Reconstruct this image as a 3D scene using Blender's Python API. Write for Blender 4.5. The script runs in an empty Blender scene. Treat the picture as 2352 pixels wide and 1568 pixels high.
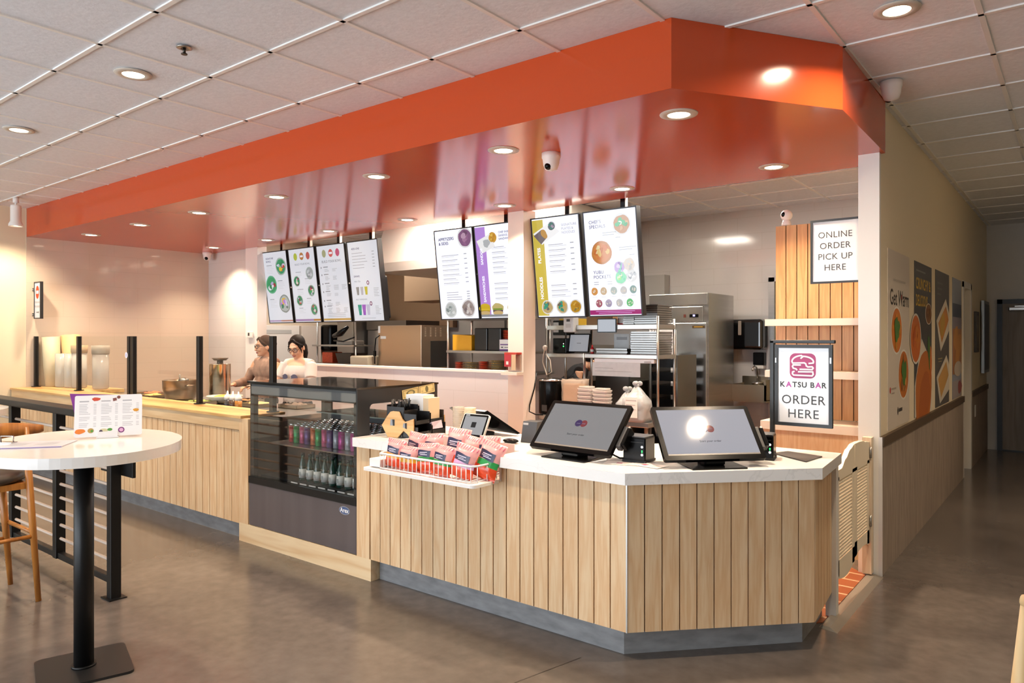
import bpy, bmesh, math, random
from mathutils import Matrix, Vector
random.seed(7)
SC = bpy.context.scene
COL = SC.collection
PI = math.pi

# ------------------------------------------------------------------ camera
cam = bpy.data.cameras.new('camera')
cam.sensor_width = 36.0
cam.lens = 1660.0 / 2352.0 * 36.0
cam.shift_y = -10.6 / 2352.0
cam.clip_start = 0.05
camera = bpy.data.objects.new('camera', cam)
COL.objects.link(camera)
camera.location = (0, 0, 1.55)
camera.rotation_euler = (PI / 2, 0, 0.6668)
SC.camera = camera

# ------------------------------------------------------------------ world, exposure
SC.view_settings.view_transform = 'Standard'
SC.view_settings.look = 'None'
SC.view_settings.gamma = 1.0
SC.view_settings.use_curve_mapping = False
SC.view_settings.exposure = 0.0
world = bpy.data.worlds.new('sky')
SC.world = world
world.use_nodes = True
WN = world.node_tree.nodes
WN['Background'].inputs[0].default_value = (0.86, 0.93, 1.0, 1)
WN['Background'].inputs[1].default_value = 8.2
SC.cycles.max_bounces = 8
SC.cycles.diffuse_bounces = 4
SC.cycles.transparent_max_bounces = 16
SC.cycles.caustics_reflective = False
SC.cycles.caustics_refractive = False
SC.cycles.sample_clamp_indirect = 6.0

DOWNLIGHT_W = 19.0       # power of one recessed lamp
LAMP_RGB = (1.0, 0.79, 0.57)
WINDOW_Y = -4.2
# portals in the storefront windows behind the photographer
for wx0, wx1 in ((-9.4, -5.2), (-4.8, -0.6)):
    la = bpy.data.lights.new('window_daylight', 'AREA')
    la.shape = 'RECTANGLE'
    la.size = wx1 - wx0
    la.size_y = 2.5
    la.cycles.is_portal = True
    lo = bpy.data.objects.new('window_daylight', la)
    COL.objects.link(lo)
    lo.location = ((wx0 + wx1) / 2, WINDOW_Y, 1.5)
    lo.rotation_euler = (PI / 2, 0, 0)

# ------------------------------------------------------------------ materials
def lin(h):
    if isinstance(h, str):
        c = [int(h[i:i + 2], 16) / 255 for i in (0, 2, 4)]
    else:
        c = [v / 255 for v in h]
    return tuple(v / 12.92 if v <= 0.04045 else ((v + 0.055) / 1.055) ** 2.4 for v in c) + (1.0,)

MATS = {}
def mat(name, col='808080', rough=0.5, metal=0.0, emit=0.0, var=0.0, scale=8.0, bump=0.0, stretch=(1, 1, 1), coat=0.0, trans=0.0, spec=0.5, alpha=1.0):
    """principled material whose colour wanders by `var` over a noise texture"""
    if name in MATS:
        return MATS[name]
    m = bpy.data.materials.new(name)
    m.use_nodes = True
    nt = m.node_tree
    b = nt.nodes['Principled BSDF']
    c = lin(col)
    b.inputs['Base Color'].default_value = c
    b.inputs['Roughness'].default_value = rough
    b.inputs['Metallic'].default_value = metal
    b.inputs['Coat Weight'].default_value = coat
    b.inputs['Coat Roughness'].default_value = 0.08
    b.inputs['Transmission Weight'].default_value = trans
    b.inputs['Alpha'].default_value = alpha
    b.inputs['Specular IOR Level'].default_value = spec
    if emit:
        b.inputs['Emission Color'].default_value = c
        b.inputs['Emission Strength'].default_value = emit
    if var or bump:
        tc = nt.nodes.new('ShaderNodeTexCoord')
        mp = nt.nodes.new('ShaderNodeMapping')
        mp.inputs['Scale'].default_value = stretch
        nz = nt.nodes.new('ShaderNodeTexNoise')
        nz.inputs['Scale'].default_value = scale
        nz.inputs['Detail'].default_value = 5
        nt.links.new(tc.outputs['Object'], mp.inputs[0])
        nt.links.new(mp.outputs[0], nz.inputs['Vector'])
        if var:
            rp = nt.nodes.new('ShaderNodeValToRGB')
            rp.color_ramp.elements[0].position = 0.3
            rp.color_ramp.elements[1].position = 0.7
            rp.color_ramp.elements[0].color = tuple(max(0, v * (1 - var)) for v in c[:3]) + (1,)
            rp.color_ramp.elements[1].color = tuple(min(1, v * (1 + var)) for v in c[:3]) + (1,)
            nt.links.new(nz.outputs['Fac'], rp.inputs[0])
            nt.links.new(rp.outputs[0], b.inputs['Base Color'])
        if bump:
            bp = nt.nodes.new('ShaderNodeBump')
            bp.inputs['Strength'].default_value = bump
            bp.inputs['Distance'].default_value = 0.01
            nt.links.new(nz.outputs['Fac'], bp.inputs['Height'])
            nt.links.new(bp.outputs[0], b.inputs['Normal'])
    MATS[name] = m
    return m

def wood(name, lo, hi, rough=0.42, grain=1.0, axis='Z'):
    """long-grained timber, each loose board shifted and tinted on its own"""
    if name in MATS:
        return MATS[name]
    m = bpy.data.materials.new(name)
    m.use_nodes = True
    nt = m.node_tree
    N, L = nt.nodes, nt.links
    b = N['Principled BSDF']
    b.inputs['Roughness'].default_value = rough
    tc = N.new('ShaderNodeTexCoord')
    ge = N.new('ShaderNodeNewGeometry')
    mul = N.new('ShaderNodeMath'); mul.operation = 'MULTIPLY'; mul.inputs[1].default_value = 37.0
    L.new(ge.outputs['Random Per Island'], mul.inputs[0])
    cx = N.new('ShaderNodeCombineXYZ')
    for i in range(3):
        L.new(mul.outputs[0], cx.inputs[i])
    ad = N.new('ShaderNodeVectorMath'); ad.operation = 'ADD'
    L.new(tc.outputs['Object'], ad.inputs[0]); L.new(cx.outputs[0], ad.inputs[1])
    mp = N.new('ShaderNodeMapping')
    s = {'Z': (11, 11, 0.9), 'X': (0.9, 11, 11), 'Y': (11, 0.9, 11)}[axis]
    mp.inputs['Scale'].default_value = tuple(v * grain for v in s)
    L.new(ad.outputs[0], mp.inputs[0])
    n1 = N.new('ShaderNodeTexNoise'); n1.inputs['Scale'].default_value = 1.0; n1.inputs['Detail'].default_value = 3
    L.new(mp.outputs[0], n1.inputs['Vector'])
    rg = N.new('ShaderNodeMath'); rg.operation = 'MULTIPLY'; rg.inputs[1].default_value = 8.2
    L.new(n1.outputs['Fac'], rg.inputs[0])
    fr = N.new('ShaderNodeMath'); fr.operation = 'PINGPONG'; fr.inputs[1].default_value = 1.0
    L.new(rg.outputs[0], fr.inputs[0])
    n2 = N.new('ShaderNodeTexNoise'); n2.inputs['Scale'].default_value = 7.0; n2.inputs['Detail'].default_value = 4
    L.new(mp.outputs[0], n2.inputs['Vector'])
    mx = N.new('ShaderNodeMath'); mx.operation = 'MULTIPLY_ADD'; mx.inputs[1].default_value = 0.55
    L.new(fr.outputs[0], mx.inputs[0])
    m2 = N.new('ShaderNodeMath'); m2.operation = 'MULTIPLY'; m2.inputs[1].default_value = 0.45
    L.new(n2.outputs['Fac'], m2.inputs[0]); L.new(m2.outputs[0], mx.inputs[2])
    rp = N.new('ShaderNodeValToRGB')
    rp.color_ramp.elements[0].position = 0.15; rp.color_ramp.elements[1].position = 0.75
    rp.color_ramp.elements[0].color = lin(lo); rp.color_ramp.elements[1].color = lin(hi)
    L.new(mx.outputs[0], rp.inputs[0])
    hs = N.new('ShaderNodeHueSaturation')
    vr = N.new('ShaderNodeMapRange'); vr.inputs['To Min'].default_value = 0.95; vr.inputs['To Max'].default_value = 1.05
    L.new(ge.outputs['Random Per Island'], vr.inputs['Value'])
    L.new(vr.outputs[0], hs.inputs['Value']); L.new(rp.outputs[0], hs.inputs['Color'])
    L.new(hs.outputs[0], b.inputs['Base Color'])
    MATS[name] = m
    return m

def glass(name, tint=(1, 1, 1), refl=1.0, rough=0.0):
    if name in MATS:
        return MATS[name]
    m = bpy.data.materials.new(name)
    m.use_nodes = True
    nt = m.node_tree
    N, L = nt.nodes, nt.links
    N.remove(N['Principled BSDF'])
    tr = N.new('ShaderNodeBsdfTransparent'); tr.inputs[0].default_value = tuple(tint) + (1,)
    gl = N.new('ShaderNodeBsdfGlossy'); gl.inputs['Roughness'].default_value = rough
    fr = N.new('ShaderNodeLayerWeight'); fr.inputs[0].default_value = 0.5
    pw = N.new('ShaderNodeMath'); pw.operation = 'POWER'; pw.inputs[1].default_value = 5.0
    L.new(fr.outputs['Facing'], pw.inputs[0])
    ml = N.new('ShaderNodeMath'); ml.operation = 'MULTIPLY_ADD'; ml.inputs[1].default_value = 0.96 * refl; ml.inputs[2].default_value = 0.04 * refl
    L.new(pw.outputs[0], ml.inputs[0])
    mx = N.new('ShaderNodeMixShader')
    L.new(ml.outputs[0], mx.inputs[0]); L.new(tr.outputs[0], mx.inputs[1]); L.new(gl.outputs[0], mx.inputs[2])
    L.new(mx.outputs[0], N['Material Output'].inputs[0])
    MATS[name] = m
    return m

def emit(name, col, strength, rough=0.05):
    if name in MATS:
        return MATS[name]
    m = bpy.data.materials.new(name)
    m.use_nodes = True
    nt = m.node_tree
    b = nt.nodes['Principled BSDF']
    c = lin(col)
    b.inputs['Base Color'].default_value = tuple(v * 0.06 for v in c[:3]) + (1,)
    b.inputs['Roughness'].default_value = rough
    b.inputs['Emission Color'].default_value = c
    b.inputs['Emission Strength'].default_value = strength
    MATS[name] = m
    return m

# ------------------------------------------------------------------ mesh builder
class MB:
    def __init__(s):
        s.v, s.f, s.mi, s.sm, s.mats = [], [], [], [], []
        s.T = Matrix()
        s.cur = None
    def use(s, m):
        if m not in s.mats:
            s.mats.append(m)
        s.cur = s.mats.index(m)
        return s
    def add(s, vs, fs, smooth=False):
        o = len(s.v)
        s.v += [s.T @ Vector(p) for p in vs]
        s.f += [tuple(i + o for i in f) for f in fs]
        s.mi += [s.cur or 0] * len(fs)
        s.sm += [smooth] * len(fs)
        return s
    def box(s, x0, y0, z0, x1, y1, z1):
        x0, x1 = min(x0, x1), max(x0, x1); y0, y1 = min(y0, y1), max(y0, y1); z0, z1 = min(z0, z1), max(z0, z1)
        return s.add([(x0, y0, z0), (x1, y0, z0), (x1, y1, z0), (x0, y1, z0), (x0, y0, z1), (x1, y0, z1), (x1, y1, z1), (x0, y1, z1)],
                     [(0, 3, 2, 1), (4, 5, 6, 7), (0, 1, 5, 4), (1, 2, 6, 5), (2, 3, 7, 6), (3, 0, 4, 7)])
    def rbox(s, x0, y0, z0, x1, y1, z1, r=0.01, seg=2):
        bm = bmesh.new()
        bmesh.ops.create_cube(bm, size=1)
        for v in bm.verts:
            v.co = ((x0 + x1) / 2 + v.co.x * (x1 - x0), (y0 + y1) / 2 + v.co.y * (y1 - y0), (z0 + z1) / 2 + v.co.z * (z1 - z0))
        r = min(r, 0.49 * min(abs(x1 - x0), abs(y1 - y0), abs(z1 - z0)))
        bmesh.ops.bevel(bm, geom=list(bm.edges), offset=r, segments=seg, affect='EDGES', profile=0.5)
        return s.bm(bm, smooth=False)
    def bm(s, bm, smooth=False):
        bmesh.ops.recalc_face_normals(bm, faces=bm.faces)
        bm.verts.index_update()
        s.add([v.co.copy() for v in bm.verts], [[v.index for v in f.verts] for f in bm.faces], smooth)
        bm.free()
        return s
    def prism(s, poly, z0, z1):
        n = len(poly)
        a = sum(poly[i][0] * poly[(i + 1) % n][1] - poly[(i + 1) % n][0] * poly[i][1] for i in range(n))
        if a < 0:
            poly = poly[::-1]
        vs = [(p[0], p[1], z0) for p in poly] + [(p[0], p[1], z1) for p in poly]
        fs = [tuple(range(n - 1, -1, -1)), tuple(range(n, 2 * n))]
        fs += [(i, (i + 1) % n, n + (i + 1) % n, n + i) for i in range(n)]
        return s.add(vs, fs)
    def lathe(s, prof, n=20, c=(0, 0, 0), smooth=True):
        vs, fs = [], []
        for r, z in prof:
            for i in range(n):
                a = 2 * PI * i / n
                vs.append((c[0] + r * math.cos(a), c[1] + r * math.sin(a), c[2] + z))
        for j in range(len(prof) - 1):
            for i in range(n):
                k = (i + 1) % n
                fs.append((j * n + i, j * n + k, (j + 1) * n + k, (j + 1) * n + i))
        if prof[0][0] > 1e-4:
            fs.append(tuple(range(n - 1, -1, -1)))
        if prof[-1][0] > 1e-4:
            fs.append(tuple((len(prof) - 1) * n + i for i in range(n)))
        return s.add(vs, fs, smooth)
    def cyl(s, p0, p1, r0, r1=None, n=12, smooth=True):
        r1 = r0 if r1 is None else r1
        p0, p1 = Vector(p0), Vector(p1)
        d = (p1 - p0)
        q = d.to_track_quat('Z', 'Y').to_matrix()
        vs = []
        for p, r in ((p0, r0), (p1, r1)):
            for i in range(n):
                a = 2 * PI * i / n
                vs.append(p + q @ Vector((r * math.cos(a), r * math.sin(a), 0)))
        o = len(s.v)
        s.add(vs, [(i, (i + 1) % n, n + (i + 1) % n, n + i) for i in range(n)], smooth)
        return s._caps(o, n)
    def _caps(s, o, n):
        s.f += [tuple(o + i for i in range(n - 1, -1, -1)), tuple(o + n + i for i in range(n))]
        s.mi += [s.cur or 0] * 2
        s.sm += [False] * 2
        return s
    def tube(s, pts, r, n=8, closed=False):
        pts = [Vector(p) for p in pts]
        rs = r if isinstance(r, (list, tuple)) else [r] * len(pts)
        vs, fs = [], []
        m = len(pts)
        up = None
        for j, p in enumerate(pts):
            a = pts[(j - 1) % m] if (closed or j > 0) else p
            b = pts[(j + 1) % m] if (closed or j < m - 1) else p
            t = (b - a).normalized()
            if up is None:
                up = t.orthogonal().normalized()
            up = (up - t * up.dot(t))
            up = up.normalized() if up.length > 1e-6 else t.orthogonal().normalized()
            w = t.cross(up)
            for i in range(n):
                g = 2 * PI * i / n
                vs.append(p + (up * math.cos(g) + w * math.sin(g)) * rs[j])
        for j in range(m if closed else m - 1):
            k = (j + 1) % m
            for i in range(n):
                l = (i + 1) % n
                fs.append((j * n + i, j * n + l, k * n + l, k * n + i))
        if not closed:
            fs += [tuple(range(n - 1, -1, -1)), tuple((m - 1) * n + i for i in range(n))]
        return s.add(vs, fs, True)
    def ell(s, c, r, n=16, m=10, R=None):
        if not isinstance(r, (tuple, list)):
            r = (r, r, r)
        vs = [(0, 0, -1)]
        for j in range(1, m):
            t = PI * j / m - PI / 2
            for i in range(n):
                a = 2 * PI * i / n
                vs.append((math.cos(t) * math.cos(a), math.cos(t) * math.sin(a), math.sin(t)))
        vs.append((0, 0, 1))
        Rm = R if R is not None else Matrix.Identity(3)
        vs = [Vector(c) + Rm @ Vector((p[0] * r[0], p[1] * r[1], p[2] * r[2])) for p in vs]
        fs = [(0, 1 + (i + 1) % n, 1 + i) for i in range(n)]
        for j in range(m - 2):
            for i in range(n):
                k = (i + 1) % n
                fs.append((1 + j * n + i, 1 + j * n + k, 1 + (j + 1) * n + k, 1 + (j + 1) * n + i))
        e = len(vs) - 1
        fs += [(1 + (m - 2) * n + i, 1 + (m - 2) * n + (i + 1) % n, e) for i in range(n)]
        return s.add(vs, fs, True)
    def loft(s, rings, smooth=True, caps=True):
        n = len(rings[0])
        vs = [p for r in rings for p in r]
        fs = []
        for j in range(len(rings) - 1):
            for i in range(n):
                k = (i + 1) % n
                fs.append((j * n + i, j * n + k, (j + 1) * n + k, (j + 1) * n + i))
        if caps:
            fs += [tuple(range(n - 1, -1, -1)), tuple((len(rings) - 1) * n + i for i in range(n))]
        return s.add(vs, fs, smooth)
    def quad(s, u0, v0, u1, v1, w=0.0):
        return s.add([(u0, v0, w), (u1, v0, w), (u1, v1, w), (u0, v1, w)], [(0, 1, 2, 3)])
    def disc(s, u, v, ru, rv=None, w=0.0, n=24, rot=0.0, wob=0.0, seed=0):
        rv = ru if rv is None else rv
        rr = random.Random(seed)
        ph = [rr.uniform(0, 6.28) for _ in range(3)]
        pts = []
        for i in range(n):
            a = 2 * PI * i / n
            k = 1 + wob * (math.sin(3 * a + ph[0]) * .5 + math.sin(5 * a + ph[1]) * .35 + math.sin(8 * a + ph[2]) * .3)
            x, y = ru * k * math.cos(a), rv * k * math.sin(a)
            pts.append((u + x * math.cos(rot) - y * math.sin(rot), v + x * math.sin(rot) + y * math.cos(rot), w))
        return s.add(pts, [tuple(range(n))])
    def poly(s, pts, w=0.0):
        n = len(pts)
        a = sum(pts[i][0] * pts[(i + 1) % n][1] - pts[(i + 1) % n][0] * pts[i][1] for i in range(n))
        if a < 0:
            pts = pts[::-1]
        return s.add([(p[0], p[1], w) for p in pts], [tuple(range(n))])
    def text(s, body, u, v, size, w=0.0, align='LEFT', rot=0.0, bold=0.0, sx=1.0, space=1.0):
        vs, fs = text_geo(body, size, align, bold, space)
        c, d = math.cos(rot), math.sin(rot)
        return s.add([(u + x * sx * c - y * d, v + x * sx * d + y * c, w) for x, y in vs], fs)
    def build(s, name, parent=None, loc=None):
        me = bpy.data.meshes.new(name)
        me.from_pydata([tuple(p) for p in s.v], [], s.f)
        for m in s.mats:
            me.materials.append(m)
        me.polygons.foreach_set('material_index', s.mi)
        me.polygons.foreach_set('use_smooth', s.sm)
        me.update()
        o = bpy.data.objects.new(name, me)
        COL.objects.link(o)
        if parent is not None:
            o.parent = parent
        if loc is not None:
            o.location = loc
        return o

_TXT = {}
def text_geo(body, size, align, bold, space):
    key = (body, align, bold, space)
    if key not in _TXT:
        cu = bpy.data.curves.new('lettering', 'FONT')
        cu.body = body
        cu.size = 1.0
        cu.align_x = align
        cu.align_y = 'CENTER'
        cu.offset = bold
        cu.space_character = space
        cu.resolution_u = 3
        ob = bpy.data.objects.new('lettering', cu)
        COL.objects.link(ob)
        bpy.context.view_layer.update()
        dg = bpy.context.evaluated_depsgraph_get()
        me = bpy.data.meshes.new_from_object(ob.evaluated_get(dg))
        _TXT[key] = ([(v.co.x, v.co.y) for v in me.vertices], [tuple(p.vertices) for p in me.polygons])
        bpy.data.objects.remove(ob)
        bpy.data.curves.remove(cu)
        bpy.data.meshes.remove(me)
    vs, fs = _TXT[key]
    return [(x * size, y * size) for x, y in vs], fs

def thing(name, label, cat, loc=(0, 0, 0), rz=0.0, group=None):
    o = bpy.data.objects.new(name, None)
    COL.objects.link(o)
    o.empty_display_size = 0.05
    o.location = loc
    o.rotation_euler = (0, 0, rz)
    return tag(o, label, cat, group)
def tag(o, label, cat, group=None):
    o['label'] = label
    o['category'] = cat
    if group:
        o['group'] = group
    return o
def struct(o):
    o['kind'] = 'structure'
    return o
def dup(root, loc, rz=None, label=None, group=None):
    r = root.copy()
    COL.objects.link(r)
    r.location = loc
    if rz is not None:
        r.rotation_euler = (0, 0, rz)
    if label:
        r['label'] = label
    if group:
        r['group'] = group
    for ch in list(root.children):
        c = ch.copy(); COL.objects.link(c); c.parent = r
        for g in list(ch.children):
            d = g.copy(); COL.objects.link(d); d.parent = c
    return r
def frame(o, ux, uz):
    """matrix with columns: across, up, outward; origin o"""
    ux = Vector(ux).normalized(); uz = Vector(uz).normalized()
    n = ux.cross(uz)
    m = Matrix((ux, uz, n)).transposed().to_4x4()
    m.translation = Vector(o)
    return m
def rr(u0, v0, u1, v1, r, n=5):
    """rounded rectangle outline"""
    out = []
    for cx, cy, a0 in ((u1 - r, v1 - r, 0), (u0 + r, v1 - r, PI / 2), (u0 + r, v0 + r, PI), (u1 - r, v0 + r, 1.5 * PI)):
        for i in range(n + 1):
            a = a0 + PI / 2 * i / n
            out.append((cx + r * math.cos(a), cy + r * math.sin(a)))
    return out
ORD = ['first', 'second', 'third', 'fourth', 'fifth', 'sixth', 'seventh', 'eighth', 'ninth', 'tenth', 'eleventh', 'twelfth', 'thirteenth', 'fourteenth', 'fifteenth', 'sixteenth']
# ------------------------------------------------------------------ the room
WHITE = mat('white_paint', 'e8e6e2', 0.6)
CREAM = mat('cream_paint', 'e6d8bc', 0.6)
ORANGE = mat('orange_paint', 'c94f24', 0.16, spec=0.5)
BLACK = mat('black_metal', '0c0c0d', 0.42, spec=0.35)
STEEL = mat('brushed_steel', 'b4b2ae', 0.3, 1.0, var=0.06, scale=6, stretch=(1, 1, 30))
DSTEEL = mat('dark_steel', '8a867f', 0.34, 1.0)
OAK = wood('oak_laminate', 'd9b083', 'e6c8a0', 0.42, 1.7)
LAMP = emit('lamp_glow', (255, 232, 200), 14.0)
WTRIM = mat('white_trim', 'f0eee9', 0.35)
DGREY = mat('dark_grey_plastic', '2b2c2e', 0.45)
LGREY = mat('light_grey', 'b9b9b8', 0.5)

def tile_mat(name, col, tw, th, rough=0.08, mortar='c9c5bf', msize=0.012, axes='YZ', off=0.5, col2=None):
    m = bpy.data.materials.new(name)
    m.use_nodes = True
    nt = m.node_tree; N, L = nt.nodes, nt.links
    b = N['Principled BSDF']
    b.inputs['Roughness'].default_value = rough
    tc = N.new('ShaderNodeTexCoord'); sp = N.new('ShaderNodeSeparateXYZ'); cb = N.new('ShaderNodeCombineXYZ')
    L.new(tc.outputs['Object'], sp.inputs[0])
    L.new(sp.outputs[axes[0]], cb.inputs[0]); L.new(sp.outputs[axes[1]], cb.inputs[1])
    br = N.new('ShaderNodeTexBrick')
    br.offset = off
    br.inputs['Scale'].default_value = 1.0
    br.inputs['Brick Width'].default_value = tw
    br.inputs['Row Height'].default_value = th
    br.inputs['Mortar Size'].default_value = msize * th
    br.inputs['Color1'].default_value = lin(col)
    br.inputs['Color2'].default_value = lin(col2 or col)
    br.inputs['Mortar'].default_value = lin(mortar)
    L.new(cb.outputs[0], br.inputs['Vector'])
    L.new(br.outputs['Color'], b.inputs['Base Color'])
    bp = N.new('ShaderNodeBump'); bp.inputs['Strength'].default_value = 0.15; bp.inputs['Distance'].default_value = 0.002; bp.invert = True
    L.new(br.outputs['Fac'], bp.inputs['Height']); L.new(bp.outputs[0], b.inputs['Normal'])
    return m
TILE_YZ = tile_mat('white_wall_tile_side', 'cfc0ae', 0.60, 0.20, 0.07, 'c6b7a4', axes='YZ')
TILE_XZ = tile_mat('white_wall_tile', 'd6d2ce', 0.60, 0.20, 0.10, 'cbc6c0', axes='XZ')
QUARRY = tile_mat('quarry_tile', '9a5230', 0.30, 0.15, 0.35, 'cfa583', 0.07, axes='XY', col2='8f4726')

# polished concrete
def concrete():
    m = bpy.data.materials.new('polished_concrete')
    m.use_nodes = True
    nt = m.node_tree; N, L = nt.nodes, nt.links
    b = N['Principled BSDF']
    tc = N.new('ShaderNodeTexCoord')
    n1 = N.new('ShaderNodeTexNoise'); n1.inputs['Scale'].default_value = 0.9; n1.inputs['Detail'].default_value = 8; n1.inputs['Roughness'].default_value = 0.62
    n2 = N.new('ShaderNodeTexNoise'); n2.inputs['Scale'].default_value = 14; n2.inputs['Detail'].default_value = 6
    L.new(tc.outputs['Object'], n1.inputs[0]); L.new(tc.outputs['Object'], n2.inputs[0])
    mx = N.new('ShaderNodeMix'); mx.data_type = 'FLOAT'; mx.inputs[0].default_value = 0.3
    L.new(n1.outputs['Fac'], mx.inputs[2]); L.new(n2.outputs['Fac'], mx.inputs[3])
    rp = N.new('ShaderNodeValToRGB')
    e = rp.color_ramp.elements
    e[0].position = 0.32; e[0].color = lin('524a45'); e[1].position = 0.68; e[1].color = lin('736a63')
    L.new(mx.outputs[0], rp.inputs[0]); L.new(rp.outputs[0], b.inputs['Base Color'])
    mr = N.new('ShaderNodeMapRange'); mr.inputs['To Min'].default_value = 0.12; mr.inputs['To Max'].default_value = 0.26
    L.new(n1.outputs['Fac'], mr.inputs['Value']); L.new(mr.outputs[0], b.inputs['Roughness'])
    b.inputs['Specular IOR Level'].default_value = 0.5
    return m
CONC = concrete()

b = MB().use(CONC).box(-10.2, -4.4, -0.1, 3.4, 12.2, 0.0)
struct(b.build('floor'))
GROUT = mat('saw_cut', '3a322c', 0.6)
b = MB().use(GROUT)
for p, q in (((-2.6, 0.0), (-1.9, 2.95)),):
    d = Vector((q[0] - p[0], q[1] - p[1], 0)).normalized(); w = Vector((-d.y, d.x, 0)) * 0.0025
    P, Q = Vector((p[0], p[1], 0.0006)), Vector((q[0], q[1], 0.0006))
    b.add([P - w, Q - w, Q + w, P + w], [(0, 1, 2, 3)])
struct(b.build('floor_saw_cut'))
b = MB().use(QUARRY).prism([(-9.9, 3.9), (-1.3, 3.9), (-1.1, 4.12), (-1.1, 5.12), (-1.3, 5.3), (-1.3, 8.64), (-9.9, 8.64)], 0.0005, 0.004)
struct(b.build('floor_kitchen'))
b = MB().use(mat('threshold_metal', '8d8579', 0.4, 0.3)).add([(-1.10, 4.05, 0.0), (-1.0, 4.02, 0.0), (-1.0, 5.14, 0.0), (-1.10, 5.14, 0.0), (-1.085, 4.06, 0.012), (-1.045, 4.05, 0.012), (-1.045, 5.13, 0.012), (-1.085, 5.13, 0.012)],
    [(0, 3, 2, 1), (4, 5, 6, 7), (0, 1, 5, 4), (1, 2, 6, 5), (2, 3, 7, 6), (3, 0, 4, 7)])
struct(b.build('trim_1'))

# ceiling of lay-in tiles on tee bars
CZ = 3.08
CT = mat('ceiling_tile', 'ebeef4', 0.9, var=0.04, scale=40, bump=0.15)
TEE = mat('ceiling_tee_bar', 'f4f2ee', 0.4)
b = MB().use(CT).box(-10.2, -4.4, CZ + 0.006, 3.4, 12.2, CZ + 0.1)
b.use(TEE)
gx0, gy0, gs = -2.2023, 2.858, 0.61
def bar(x0, y0, x1, y1):
    b.box(x0, y0, CZ - 0.002, x1, y1, CZ + 0.006)
for k in range(-13, 10):
    x = gx0 + gs * k
    bar(x - 0.012, -4.4, x + 0.012, 12.2)
for k in range(-12, 16):
    y = gy0 + gs * k
    bar(-10.2, y - 0.012, 3.4, y + 0.012)
struct(b.build('ceiling'))

# orange bulkhead over the counter
b = MB().use(ORANGE).prism([(-9.92, 3.204), (-1.547, 3.204), (-0.985, 4.067), (-1.0, 5.2), (-1.15, 5.2), (-1.15, 5.5), (-9.92, 5.5)], 2.745, 3.085)
struct(b.build('ceiling_bulkhead'))

# walls
struct(MB().use(CREAM).box(-10.1, -4.3, 0, -9.92, 8.8, 3.1).build('wall_left'))
struct(MB().use(TILE_YZ).box(-9.92, 3.2, 0, -9.912, 8.65, 3.08).build('wall_left_tile'))
struct(MB().use(TILE_XZ).box(-10.1, 8.65, 0, -1.13, 8.8, 3.1).build('wall_back'))
struct(MB().use(TILE_XZ).box(-9.92, 5.5, 0, -8.86, 5.62, 3.08).build('wall_return'))
b = MB().use(WTRIM).box(-8.89, 5.46, 0, -8.61, 5.60, 2.76); struct(b.build('column'))
PEACH = mat('column_paint', 'f0e6da', 0.5)
b = MB().use(PEACH).box(-4.33, 5.44, 0, -4.144, 5.63, 2.76); struct(b.build('column.001'))
PONY = tile_mat('low_wall_tile', 'dadade', 0.60, 0.20, 0.12, 'cfcfd2', axes='XZ')
b = MB().use(PONY).box(-8.61, 5.50, 0, -4.33, 5.62, 1.195).use(WTRIM).box(-8.61, 5.485, 1.195, -4.33, 5.635, 1.217); struct(b.build('wall_low'))
# corridor wall : white end, cream side, brown laminate dado with a dark rail
LAM = wood('brown_laminate', '8a7c6f', 'a59789', 0.5, 1.6)
RAIL = mat('dado_rail', '54422f', 0.45)
b = MB().use(WTRIM).box(-1.152, 5.15, 0, -1.025, 5.19, 3.085).use(CREAM).box(-1.15, 5.19, 0, -1.025, 9.30, 3.085)
struct(b.build('wall_right'))
b = MB().use(LAM)
y = 5.16
while y < 9.29:
    b.box(-1.025, y, 0.0, -1.012, min(y + 1.2, 9.29) - 0.002, 0.838); y += 1.2
struct(b.build('wall_right_dado'))
struct(MB().use(RAIL).box(-1.025, 5.16, 0.838, -1.000, 9.30, 0.902).build('trim_2'))
struct(MB().use(mat('corner_guard', 'e6e6e6', 0.3, 0.3)).box(-1.03, 5.147, 0.0, -1.008, 5.162, 0.9).build('trim_3'))
# side doorway and the wall beyond it
b = MB().use(WTRIM).box(-1.15, 9.30, 0, -1.012, 9.36, 2.16).box(-1.15, 10.0, 0, -1.012, 10.09, 2.16).box(-1.15, 9.30, 2.10, -1.012, 10.09, 2.17)
struct(b.build('door_1_frame'))
b = MB().use(mat('side_door', 'd9cdb6', 0.5)).box(-1.13, 9.36, 0.01, -1.09, 10.0, 2.10); struct(b.build('door_1'))
struct(MB().use(CREAM).box(-1.15, 9.30, 2.17, -1.025, 10.09, 3.085).box(-1.15, 10.09, 0, -1.025, 12.0, 3.085).build('wall_corridor'))
struct(MB().use(LAM).box(-1.025, 10.09, 0, -1.012, 11.90, 0.838).build('wall_corridor_dado'))
struct(MB().use(RAIL).box(-1.025, 10.09, 0.838, -1.0, 11.90, 0.902).build('trim_4'))
b = MB().use(WHITE).box(-1.2, 11.92, 0, 3.4, 12.05, 3.1); struct(b.build('wall_corridor_end'))
struct(MB().use(CREAM).box(0.95, 6.4, 0, 1.05, 12.0, 3.1).box(1.05, 6.4, 0, 3.3, 6.5, 3.1).build('wall_corridor_side'))
struct(MB().use(CREAM).box(3.3, -4.3, 0, 3.4, 6.5, 3.1).build('wall_room_side'))
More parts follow.
